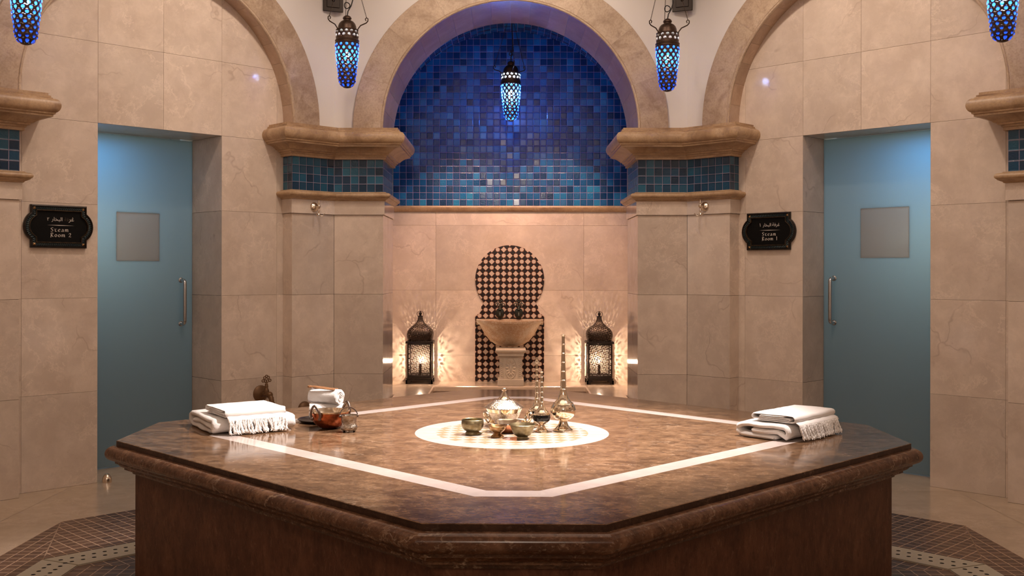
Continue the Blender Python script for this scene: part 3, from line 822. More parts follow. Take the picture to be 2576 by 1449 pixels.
def ray_oct(a):
    d = Vector((math.cos(a), math.sin(a)))
    best = None
    for k in range(8):
        p, q = Vector(iin[k][:2]), Vector(iin[(k + 1) % 8][:2]); e = q - p
        den = d.x * e.y - d.y * e.x
        if abs(den) < 1e-9: continue
        t = (p.x * e.y - p.y * e.x) / den; u = (p.x * d.y - p.y * d.x) / den
        if t > 0 and -1e-6 <= u <= 1 + 1e-6: best = t if best is None else min(best, t)
    return (d.x * best, d.y * best, TT)
ang = sorted(set([round(2 * PI * i / nR, 9) for i in range(nR)] + [round(math.atan2(p[1], p[0]) % (2 * PI), 9) for p in iin]))
for i in range(len(ang)):
    a, b = ang[i], ang[(i + 1) % len(ang)]
    mb.poly([(RM * math.cos(a), RM * math.sin(a), TT), ray_oct(a), ray_oct(b), (RM * math.cos(b), RM * math.sin(b), TT)])
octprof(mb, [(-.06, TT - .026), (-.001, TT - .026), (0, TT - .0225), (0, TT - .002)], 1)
octprof(mb, [(0, TT - .002), (-.002, TT)], 0)
mb.build('top_slab', [M['brown'], M['brown_edge_shade']], plat, smooth=0)
mb = MB()
ringpoly(mb, octv(IA, IC, 0, TT), octv(IA, IC, -.091, TT)); mb.build('inlay_band', M['inlay'], plat, smooth=0)
mb = MB()
rI = .346
for i in range(nR):
    a, b = 2 * PI * i / nR, 2 * PI * (i + 1) / nR
    mb.poly([(RM * math.cos(a), RM * math.sin(a), TT), (RM * math.cos(b), RM * math.sin(b), TT), (rI * math.cos(b), rI * math.sin(b), TT), (rI * math.cos(a), rI * math.sin(a), TT)][::-1])
mb.build('inlay_ring', M['inlay'], plat, smooth=0)
mb = MB()
pp = [(rI * math.cos(2 * PI * i / nR), rI * math.sin(2 * PI * i / nR), TT) for i in range(nR)]
mb.poly(pp, 0, [(p[0] + 1, p[1] + 1) for p in pp]); mb.build('checker_medallion', M['checker'], plat, smooth=0)
mb = MB()
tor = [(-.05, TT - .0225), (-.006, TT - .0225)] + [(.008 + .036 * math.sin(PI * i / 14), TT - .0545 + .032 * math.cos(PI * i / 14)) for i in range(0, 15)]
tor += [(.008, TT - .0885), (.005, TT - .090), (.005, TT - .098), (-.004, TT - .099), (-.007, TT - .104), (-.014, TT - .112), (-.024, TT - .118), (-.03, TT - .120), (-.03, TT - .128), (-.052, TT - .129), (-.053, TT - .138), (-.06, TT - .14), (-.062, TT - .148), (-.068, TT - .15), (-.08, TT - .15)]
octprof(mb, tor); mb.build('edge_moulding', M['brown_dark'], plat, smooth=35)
mb = MB(); octprof(mb, [(-.072, TT - .149), (-.072, 0)]); mb.build('base', M['brown_base'], plat, smooth=0)
M['bench'] = m_stone('bench_marble', (.56, .44, .33, 1), (.64, .52, .40, 1), (.34, .22, .14, 1), .12, 1.2, .05, .2)
M['pewter'] = m_metal('dark_pewter', (.16, .15, .14, 1), .28, 50)
M['darkhandle'] = m_metal('dark_handle_metal', (.16, .12, .10, 1), .34, 50, None, .9)
def m_wood():
    t = NT('brown_wood'); p = t.vmath('MULTIPLY', t.objco(), (6, 60, 60))
    return t.done(t.bsdf(Base_Color=t.ramp(t.noise(p, 3, 5), (.3, (.16, .07, .03, 1)), (.7, (.36, .18, .08, 1))), Roughness=.4))
M['tongs'] = m_wood()

# ------------------------------------------------------------------ things
def thing(name, label, cat, loc, rz=0, group=None):
    o = empty(name, loc, rz); return tag(o, label, cat, group)
def part(root, name, mat, fn, smooth=40, **kw):
    mb = MB(); fn(mb); return mb.build(name, mat, root, smooth=smooth, **kw)

# bench in the niche
b = thing('stone_bench', 'low U-shaped polished marble bench filling the niche under the fountain', 'bench', (0, YC, 0))
def bench_slab(mb):
    yf = 6.2 + 3.16 - YC         # front of the middle bench (9.36 world)
    yb, xi, y0 = NB - .001, .685, 8.06 - YC
    r = .012
    for z0, z1, ex in ((BT - .045, BT, .0),):
        out = [(-NH + .002, yb), (-NH + .002, NR + .035), (-RA + .003, NR + .035), (-RA + .003, y0), (-xi, y0), (-xi, yf), (xi, yf), (xi, y0), (RA - .003, y0), (RA - .003, NR + .035), (NH - .002, NR + .035), (NH - .002, yb)]
        t = [mb.vert((x, y, z1)) for x, y in out]; bt = [mb.vert((x, y, z0)) for x, y in out]
        def V(i): return t[i]
        # top as three quads strips
        mb.face((t[0], t[1], t[2], t[3], t[4], t[5])); mb.face((t[6], t[7], t[8], t[9], t[10], t[11])); mb.face((t[0], t[5], t[6], t[11]))
        for i in range(len(out)):
            j = (i + 1) % len(out); mb.face((t[i], bt[i], bt[j], t[j]))
bs = part(b, 'top_slab', M['bench'] if 'bench' in M else M['floor'], bench_slab, 0)
bevel(bs, .012, 3)
def bench_body(mb):
    yf, yb, xi, y0 = 9.375 - YC, NB - .002, .70, 8.075 - YC
    for sg in (-1, 1):
        a, c = sorted((sg * xi, sg * (RA - .004)))
        mb.box((a, y0, 0), (c, NR + .03, BT - .046)); a, c = sorted((sg * xi, sg * (NH - .003))); mb.box((a, NR + .031, 0), (c, yb, BT - .046))
    mb.box((-xi + .001, yf, 0), (xi - .001, yb, BT - .046))
part(b, 'body', M['cream'], bench_body, 0)

# fountain -----------------------------------------------------------------
ft = thing('wall_fountain', 'stone wall fountain with keyhole panel of brown and white star tiles', 'fountain', (0, YC + NB, 0))
def keyhole():
    pts = [(-.326, BT + .001), (.326, BT + .001), (.326, .985), (.305, .985)]
    pts += [(.305 - .037 * math.sin(PI / 2 * i / 6), .985 + .062 * (1 - math.cos(PI / 2 * i / 6)) + .012) for i in range(0, 7)]
    pts += [(.268, 1.075), (.262, 1.075), (.246, 1.105)]
    cz, r = 1.325, .326
    a0 = -math.asin((cz - 1.105) / r) + .02
    pts += [(r * math.cos(a0 + (PI - 2 * a0) * i / 44), cz + r * math.sin(a0 + (PI - 2 * a0) * i / 44)) for i in range(45)]
    L = [(-x, z) for x, z in pts[::-1] if x > .2 and z < 1.11 and z > .5][0:]
    return pts + L
KP = keyhole()
def fpanel(mb):
    mb.poly([(x, -.012, z) for x, z in KP], 0, [(x, z - 1.325) for x, z in KP])
    for i in range(len(KP)):
        a, c = KP[i], KP[(i + 1) % len(KP)]
        mb.poly([(a[0], -.012, a[1]), (a[0], -.001, a[1]), (c[0], -.001, c[1]), (c[0], -.012, c[1])], 1)
part(ft, 'tile_panel', [M['star'], simple('red_tile_edge', (.3, .11, .045, 1), .5)], fpanel, 0)
def basin(mb):
    # half bowl standing off the wall, open on top
    prof = [(.001, .700), (.09, .700), (.135, .715), (.19, .755), (.235, .81), (.268, .87), (.285, .905), (.302, .915), (.317, .93), (.317, .95), (.309, .955), (.285, .952), (.262, .93), (.225, .86), (.15, .79), (.001, .765)]
    n = 30
    P = []
    for r, z in prof:
        row = [(-r * math.cos(PI * i / n), -.014 - r * 1.28 * math.sin(PI * i / n) ** .9, z) for i in range(n + 1)]
        P.append(row)
    mb.grid(P[::-1])
part(ft, 'basin', M['basin'], basin, 50)
def backbar(mb):      # rim along the wall
    mb.box((-.315, -.05, .90), (.315, -.0125, .953))
bevel(part(ft, 'rim', M['basin'], backbar, 30), .006)
py = -.40          # pedestal front
def pedshaft(mb):
    mb.box((-.104 + .01, py + .0, BT + .062), (.104 + .01, py + .2, .632))
    z0, z1, cx = BT + .075, .615, .01
    # sunk carved oval with petals and side leaves, in relief
    cz = (z0 + z1) / 2
    mb.tube([(cx + .052 * math.cos(2 * PI * i / 40), py - .001, cz + .095 * math.sin(2 * PI * i / 40)) for i in range(40)], .0035, 6, close=True)
    for i in range(14):
        a = 2 * PI * i / 14
        i0 = len(mb.v); mb.sphere((0, 0, 0), 1, 8, 6)
        mb.xform(Matrix.Translation((cx + .033 * math.cos(a), py - .0005, cz + .064 * math.sin(a))) @ Matrix.Rotation(-a, 4, 'Y') @ Matrix.Diagonal((.016, .005, .0065, 1)), i0)
    i0 = len(mb.v); mb.sphere((0, 0, 0), 1, 10, 8); mb.xform(Matrix.Translation((cx, py - .001, cz)) @ Matrix.Diagonal((.009, .006, .04, 1)), i0)
    for sg in (-1, 1):
        mb.tube([(cx + sg * .066, py - .001, z0), (cx + sg * .066, py - .001, z1)], .002, 5)
        for j in range(10):
            z = z0 + .012 + j * .017
            mb.tube([(cx + sg * .069, py - .0005, z), (cx + sg * .085, py - .0015, z + .008), (cx + sg * .101, py - .0005, z + .02)], [.001, .0035, .001], 5)
bevel(part(ft, 'pedestal', M['pale_stone'], pedshaft, 35), .002)
def pedcap(mb):
    i0 = len(mb.v)
    pr = [(.108, .632), (.118, .634), (.121, .662), (.131, .666), (.137, .675), (.139, .685), (.137, .694), (.130, .70), (.01, .701)]
    for k in range(len(pr) - 1):
        a, c = pr[k], pr[k + 1]
        A = [(-a[0] + .01, py + .1 - a[0], a[1]), (a[0] + .01, py + .1 - a[0], a[1]), (a[0] + .01, py + .1 + a[0], a[1]), (-a[0] + .01, py + .1 + a[0], a[1])]
        C = [(-c[0] + .01, py + .1 - c[0], c[1]), (c[0] + .01, py + .1 - c[0], c[1]), (c[0] + .01, py + .1 + c[0], c[1]), (-c[0] + .01, py + .1 + c[0], c[1])]
        for j in range(4): mb.poly([A[j], A[(j + 1) % 4], C[(j + 1) % 4], C[j]])
part(ft, 'pedestal_capital', M['pale_stone'], pedcap, 30)
bevel(part(ft, 'plinth', M['pale_stone'], lambda mb: mb.box((-.118 + .01, py - .014, BT + .001), (.118 + .01, py + .22, BT + .061)), 30), .004)

def flower_handle(mb, c, s=1.0):
    """pierced tap handle of small rings"""
    x, y, z = c
    for dx, dz, r in ((0, .052, .0075), (-.013, .043, .0085), (.013, .043, .0085), (-.025, .024, .0085), (.025, .024, .0085), (-.007, .021, .0085), (.007, .021, .0085)):
        mb.tube([(x + s * (dx + r * math.cos(2 * PI * i / 14)), y, z + s * (dz + r * math.sin(2 * PI * i / 14))) for i in range(14)], .0032 * s, 6, close=True)
    mb.lathe([(.013 * s, -.012 * s), (.009 * s, -.004 * s), (.011 * s, 0), (.006 * s, .008 * s), (.005 * s, .02 * s)], 12, (x, y, z), cap0=True)
def fountain_tap(mb, x):
    mb.sphere((x, -.05, 1.01), .042, 18, 10, 0, (1, .55, 1.15))
    mb.tube([(x, -.035, 1.02), (x, -.09, 1.02), (x, -.115, 1.005), (x, -.12, .985)], .012, 10)
    flower_handle(mb, (x, -.075, 1.06), 1.3)
for x in (-.092, .085):
    part(ft, 'tap', M['verdigris'], lambda mb: fountain_tap(mb, x), 45)

# wall tap --------------------------------------------------------------------
v = wallpt(PH, .79, AW)
tp = thing('wall_tap', 'brown brass tap with pierced flower handle low on the cream wall behind the towels', 'tap', (v.x, v.y, .49), PH)
def rose(mb):
    i0 = len(mb.v); mb.lathe([(.062, 0), (.062, .006), (.054, .014), (.04, .022), (.022, .03), (.018, .045)], 24, cap1=True); mb.xform(Matrix.Rotation(PI / 2, 4, 'X'), i0)
part(tp, 'rosette', M['tap'], rose, 40)
def spout(mb):
    mb.tube([(0, -.03, 0), (0, -.085, 0), (0, -.125, -.004), (0, -.15, -.022), (0, -.158, -.05), (0, -.16, -.085)], [.017, .018, .02, .019, .018, .02], 14)
    for z in (-.055, -.07): mb.tube([(.021 * math.cos(2 * PI * i / 16), -.1585 + .021 * math.sin(2 * PI * i / 16), z) for i in range(16)], .003, 6, close=True)
    mb.sphere((0, -.128, 0), .025, 14, 8)
part(tp, 'spout', M['tap'], spout, 45)
def hnd(mb):
    mb.lathe([(.018, .0), (.02, .02), (.016, .032), (.012, .038), (.013, .055), (.008, .06)], 14, (0, -.085, .008), cap1=True)
    flower_handle(mb, (0, -.085, .075), 1.15)
part(tp, 'handle', M['tap'], hnd, 45)
v = wallpt(PH, 1.094, AP)
wo = MB(); i0 = 0; wo.lathe([(.055, 0), (.055, .008), (.047, .02), (.03, .03), (.012, .034), (.001, .035)], 24); wo.xform(Matrix.Rotation(PI / 2, 4, 'X'), 0)
o = wo.build('wall_rosette', M['tap'], None, (v.x, v.y, .362), PH); tag(o, 'round brown rosette low on the pillar, mostly behind the platform edge', 'rosette')

# robe hooks on the pillars --------------------------------------------------
def robe_hook(phi, x, z, label):
    v = wallpt(phi, x, AP - .0125)
    h = thing('robe_hook', label, 'hook', (v.x, v.y, z), phi, 'nickel robe hooks on the pillars')
    def r(mb):
        mb.lathe([(.036, 0), (.036, .004), (.031, .010), (.02, .018), (.009, .022), (.007, .06), (.011, .064), (.011, .07), (.001, .073)], 24); mb.xform(Matrix.Rotation(PI / 2, 4, 'X'), 0)
    part(h, 'rosette', M['nickel_hook'], r)
    def st(mb):
        mb.lathe([(.001, -.05), (.006, -.046), (.009, -.03), (.005, -.016), (.01, -.006), (.011, .006), (.005, .016), (.008, .028), (.005, .04), (.0035, .045), (.005, .05), (.001, .054)], 14, (0, -.062, 0))
    part(h, 'stem', M['nickel_hook'], st)
    for sg in (-1, 1):
        part(h, 'prong', M['nickel_hook'], lambda mb: mb.tube([(0, -.062, -.045), (sg * .004, -.064, -.062), (sg * .016, -.07, -.071), (sg * .03, -.078, -.066), (sg * .038, -.082, -.052)], [.004, .004, .0035, .003, .004], 8))
robe_hook(PH, 1.174, 1.890, 'nickel robe hook on the pillar beside the Steam Room 2 side of the niche')
robe_hook(-PH, -1.195, 1.897, 'nickel robe hook on the pillar beside the Steam Room 1 side of the niche')

# door stop
mb = MB(); mb.lathe([(.031, 0), (.031, .006), (.03, .02), (.026, .036), (.018, .049), (.008, .056), (.001, .058)], 20)
o = mb.build('door_stop', M['nickel_hook'], None, (-2.675, 6.818, 0)); tag(o, 'small dome metal door stop on the cream floor before the Steam Room 2 door', 'door stop')

# signs ---------------------------------------------------------------------------
def offset_closed(P, d):
    n = len(P); out = []
    for i in range(n):
        a, p, c = Vector(P[i - 1]), Vector(P[i]), Vector(P[(i + 1) % n])
        e0, e1 = (p - a).normalized(), (c - p).normalized()
        n0, n1 = Vector((-e0.y, e0.x)), Vector((-e1.y, e1.x))
        out.append(p + (n0 + n1) * (d / max(.25, 1 + n0.dot(n1))))
    return out
def sign_outline():
    W, H, hz, B = .178, .137, .086, .221
    R = []
    # quarter: arc from (W, -hz) bulging to (B, 0)
    n = 12
    cx = (W * W - B * B + hz * hz) / (2 * (W - B)) if W != B else 0
    r = abs(B - cx); a1 = math.asin(hz / r)
    arc = [(cx + r * math.cos(-a1 + 2 * a1 * i / n), r * math.sin(-a1 + 2 * a1 * i / n)) for i in range(n + 1)]
    R = [(W - .008, -H), (W, -H + .0), (W, -hz - .004)] + arc[0:] + [(W, hz + .004), (W, H)]
    R = [(W, -H)] + arc + [(W, H)]
    return R + [(-x, z) for x, z in R[::-1]]
SO = sign_outline()
NIB = Vector((.07, .035))
def stroke(mb, pts, ox, oz, s, y, closed=False):
    P = [Vector(p) for p in pts]
    # smooth the polyline
    Q = []
    m = len(P)
    for i in range(m - 1):
        p0, p1, p2, p3 = P[max(i - 1, 0)], P[i], P[i + 1], P[min(i + 2, m - 1)]
        for k in range(6):
            t = k / 6
            Q.append(.5 * ((2 * p1) + (p2 - p0) * t + (2 * p0 - 5 * p1 + 4 * p2 - p3) * t * t + (3 * p1 - p0 - 3 * p2 + p3) * t ** 3))
    Q.append(P[-1])
    hair = Vector((-.012, .02))
    A = [q + NIB for q in Q]; B = [q - NIB for q in Q]
    for i in range(len(Q) - 1):
        q = [A[i], A[i + 1], B[i + 1], B[i]]
        mb.poly([(ox + s * p.x, y, oz + s * p.y) for p in q])
        # hairline so that strokes along the nib do not vanish
        d = (Q[i + 1] - Q[i]); nn = Vector((-d.y, d.x)).normalized() * .022
        q = [Q[i] + nn, Q[i + 1] + nn, Q[i + 1] - nn, Q[i] - nn]
        mb.poly([(ox + s * p.x, y - .0001, oz + s * p.y) for p in q])
GL = {  # pen strokes of an uncial hand: (strokes, advance), x height .62
    'S': ([[(.62, .88), (.45, .98), (.2, .92), (.12, .72), (.3, .55), (.52, .4), (.55, .16), (.34, .02), (.05, .08)]], .78),
    't': ([[(.0, .62), (.3, .6), (.62, .64)], [(.3, .6), (.2, .3), (.3, .06), (.5, .02), (.62, .1)]], .74),
    'e': ([[(.14, .33), (.4, .38), (.56, .5), (.42, .62), (.2, .54), (.1, .3), (.24, .06), (.45, .03), (.6, .12)]], .74),
    'a': ([[(.12, .58), (.38, .6), (.48, .4), (.5, .08), (.6, .03)], [(.48, .36), (.2, .32), (.1, .14), (.24, .02), (.48, .14)]], .76),
    'm': ([[(.08, .62), (.1, .3), (.06, .02)], [(.1, .45), (.26, .62), (.4, .5), (.4, .02)], [(.4, .45), (.58, .62), (.74, .5), (.74, .1), (.84, .02)]], 1.0),
    'R': ([[(.14, .96), (.14, .4), (.08, -.14)], [(.0, .86), (.3, 1.0), (.58, .86), (.5, .62), (.2, .5)], [(.2, .5), (.42, .22), (.66, .02)]], .82),
    'o': ([[(.34, .62), (.14, .52), (.1, .22), (.3, .02), (.54, .12), (.58, .42), (.34, .62)]], .74),
    '2': ([[(.1, .72), (.28, .96), (.52, .84), (.46, .56), (.08, .04)], [(.08, .04), (.3, .1), (.6, .04)]], .7),
    '1': ([[(.2, .9), (.28, .98), (.28, .0)]], .5), ' ': ([], .5)}
def write(mb, s, ox, oz, size, y):
    for ch in s:
        st, adv = GL[ch]
        for p in st: stroke(mb, p, ox, oz, size, y)
        ox += adv * size * 1.16
def arabic(root, name, s, x0, x1, z, mat, y):
    c = bpy.data.curves.new('lettering', 'FONT'); c.body = s; c.size = 1; c.resolution_u = 4
    o = bpy.data.objects.new('lettering_curve', c); COL.objects.link(o); bpy.context.view_layer.update()
    me = bpy.data.meshes.new_from_object(o.evaluated_get(bpy.context.evaluated_depsgraph_get()))
    xs = [v.co.x for v in me.vertices]; a, w = min(xs), max(xs) - min(xs)
    k = (x1 - x0) / w
    for v in me.vertices: v.co = (x0 + (v.co.x - a) * k, y, z + v.co.y * k)
    bpy.data.objects.remove(o)
    me.materials.clear(); me.materials.append(mat)
    ob = bpy.data.objects.new(name, me); COL.objects.link(ob); ob.parent = root
    return ob
def sign(phi, x, z, digit, ar, label):
    v = wallpt(phi, x, AW)
    r = thing('door_sign', label, 'sign', (v.x, v.y, z), phi, 'steam room door signs')
    prof = [(0, -.0005), (0, -.02), (.003, -.026), (.008, -.028), (.012, -.022), (.0125, -.0205)]
    prof2 = [(.0125, -.0205), (.014, -.0215), (.030, -.0215), (.0315, -.0205)]
    prof3 = [(.0315, -.0205), (.033, -.025), (.036, -.0255), (.039, -.019), (.0395, -.013)]
    def ringp(pf, uv=False):
        def f(mb):
            rows = []
            for d, y in pf: rows.append([(p.x, y, p.y) for p in offset_closed(SO, d)])
            n = len(SO); L = 0
            for k in range(n):
                k2 = (k + 1) % n; seg = (Vector(SO[k2]) - Vector(SO[k])).length
                for a in range(len(rows) - 1):
                    uvs = [(L, pf[a][0] - .022), (L + seg, pf[a][0] - .022), (L + seg, pf[a + 1][0] - .022), (L, pf[a + 1][0] - .022)] if uv else None
                    mb.poly([rows[a][k], rows[a][k2], rows[a + 1][k2], rows[a + 1][k]], 0, uvs)
                L += seg
        return f
    part(r, 'frame', M['signframe'], ringp(prof), 0); part(r, 'braid_border', M['braid'], ringp(prof2, True), 0); part(r, 'inner_frame', M['signgilt'], ringp(prof3), 0)
    part(r, 'panel', M['black'], lambda mb: mb.poly([(p.x, -.0132, p.y) for p in offset_closed(SO, .039)]), 0)
    yl = -.0142
    for sx in (-1, 1):
        for sz in (-1, 1):
            def corner(mb):
                cx, cz = sx * (.178 - .022), sz * (.137 - .022)
                ap = mb.vert((cx, -.0275, cz))
                q = [mb.vert(p) for p in ((cx - .008, -.0215, cz - .008), (cx + .008, -.0215, cz - .008), (cx + .008, -.0215, cz + .008), (cx - .008, -.0215, cz + .008))]
                for k in range(4): mb.face((q[k], q[(k + 1) % 4], ap))
            part(r, 'corner_stud', M['brass_warm'], corner, 0)
    def eng(mb):
        write(mb, 'Steam', -.053, -.032, .026, yl); write(mb, 'Room ' + digit, -.053, -.066, .026, yl)
        mb.poly([(-.075, yl, .0085), (0, yl, .0065), (.1, yl, .0085), (0, yl, .0105)])
    part(r, 'lettering', M['letter'], eng, 0)
    for nm, s, x0, x1, mt in ar: arabic(r, nm, s, x0, x1, .037, M[mt], yl)
    return r
M['signframe'] = m_metal('dark_sign_frame', (.03, .022, .018, 1), .35, 60, (.012, .009, .008, 1), .6)
M['signgilt'] = m_metal('dull_gilt_edge', (.11, .075, .045, 1), .4, 60, (.03, .02, .014, 1), .8)
BUKHAR = '\uFEAD\uFE8E\uFEA8\uFE92\uFEDF\uFE8D'
sign(PH, -.702, 1.685, '2', [('arabic_numeral', '\u0662', -.074, -.062, 'letter'), ('arabic_word', BUKHAR, -.047, .022, 'letter'), ('worn_arabic_letters', '\uFE94\uFED3', .036, .062, 'letter_worn'), ('arabic_letters', '\uFEAE\uFECF', .062, .097, 'letter')],
     'black Steam Room 2 sign in a braided dark frame, cream wall')
sign(-PH, -.725, 1.700, '1', [('arabic_numeral', '\u0661', -.072, -.066, 'letter'), ('arabic_word', BUKHAR, -.047, .022, 'letter'), ('arabic_first_word', '\uFE94\uFED3\uFEAE\uFECF', .032, .092, 'letter')],
     'black Steam Room 1 sign in a braided dark frame, cream wall')

# floor lanterns in the niche ---------------------------------------------------
def floor_lantern(loc, rz, label):
    r = thing('lantern', label, 'lantern', loc, rz, 'pierced metal lanterns on the niche bench')
    def base(mb):
        mb.box((-.123, -.123, .048), (.123, .123, .056)); mb.box((-.117, -.117, .034), (.117, .117, .048)); mb.box((-.112, -.112, .056), (.112, .112, .068))
    bevel(part(r, 'base', M['iron'], base, 30), .002)
    for sx in (-1, 1):
        for sy in (-1, 1):
            def foot(mb):
                P = [(0, 0), (.036, 0), (.034, .012), (.043, .022), (.058, .036), (0, .036)]
                a = [(sx * (.124 - x), sy * .124, z) for x, z in P]; c = [(sx * (.124 - x), sy * .110, z) for x, z in P]
                mb.poly(a); mb.poly(c[::-1])
                for i in range(6): mb.poly([a[i], c[i], c[(i + 1) % 6], a[(i + 1) % 6]])
                a = [(sx * .124, sy * (.124 - x), z) for x, z in P]; c = [(sx * .110, sy * (.124 - x), z) for x, z in P]
                mb.poly(a); mb.poly(c[::-1])
                for i in range(6): mb.poly([a[i], c[i], c[(i + 1) % 6], a[(i + 1) % 6]])
            part(r, 'foot', M['iron'], foot, 0)
    def frame(mb):
        for sx in (-1, 1):
            for sy in (-1, 1):
                a, c = sorted((sx * .112, sx * .098)); d, e = sorted((sy * .112, sy * .098)); mb.box((a, d, .068), (c, e, .372))
        for z0, z1 in ((.068, .082), (.36, .374)):
            mb.box((-.098, -.111, z0), (.098, -.099, z1)); mb.box((-.098, .099, z0), (.098, .111, z1)); mb.box((-.111, -.098, z0), (-.099, .098, z1)); mb.box((.099, -.098, z0), (.111, .098, z1))
        mb.box((-.127, -.127, .374), (.127, -.09, .392)); mb.box((-.127, .09, .374), (.127, .127, .392)); mb.box((-.127, -.09, .374), (-.09, .09, .392)); mb.box((.09, -.09, .374), (.127, .09, .392))
    bevel(part(r, 'frame', M['iron'], frame, 30), .0015)
    for k in range(4):
        def pan(mb):
            a = [(-.098, .0), (.098, 0), (.098, .278), (-.098, .278)]
            mb.poly([(x, -.104, .082 + z) for x, z in a], 0, a); mb.xform(Matrix.Rotation(k * PI / 2, 4, 'Z'))
        part(r, 'pierced_panel', M['fret'], pan, 0)
    def dome(mb):
        pr = [(.108, .392), (.110, .400), (.116, .418), (.121, .44), (.121, .462), (.115, .484), (.103, .503), (.086, .52), (.066, .535), (.048, .55), (.035, .566), (.028, .582), (.024, .60), (.021, .617)]
        mb.lathe(pr, 48, sq=5)
    part(r, 'dome', M['fret_dome'], dome, 60)
    def bands(mb):
        mb.lathe([(.0205, .616), (.026, .618), (.026, .622), (.014, .626), (.009, .632), (.013, .640), (.0145, .648), (.011, .656), (.005, .661), (.006, .667), (.001, .672)], 18)
    part(r, 'finial', M['iron'], bands, 50)
    part(r, 'ring', M['iron'], lambda mb: mb.tube([(.031 * math.cos(2 * PI * i / 24), 0, .642 + .026 * math.sin(2 * PI * i / 24)) for i in range(24)], .0022, 6, close=True), 50)
    part(r, 'candle_bulb', M['bulb_warm'], lambda mb: mb.sphere((0, 0, .205), .008, 10, 6, 0, (1, 1, 1.5)), 60)
    part(r, 'bulb_holder', M['iron'], lambda mb: mb.lathe([(.02, .068), (.02, .08), (.011, .085), (.011, .178)], 12, cap1=True), 40)
    return r
floor_lantern((-.84 + .005, 9.645, BT), 0, 'tall pierced dark metal lantern on the niche bench, left of the wall fountain')
floor_lantern((.835, 9.640, BT), 0, 'tall pierced dark metal lantern on the niche bench, right of the wall fountain')

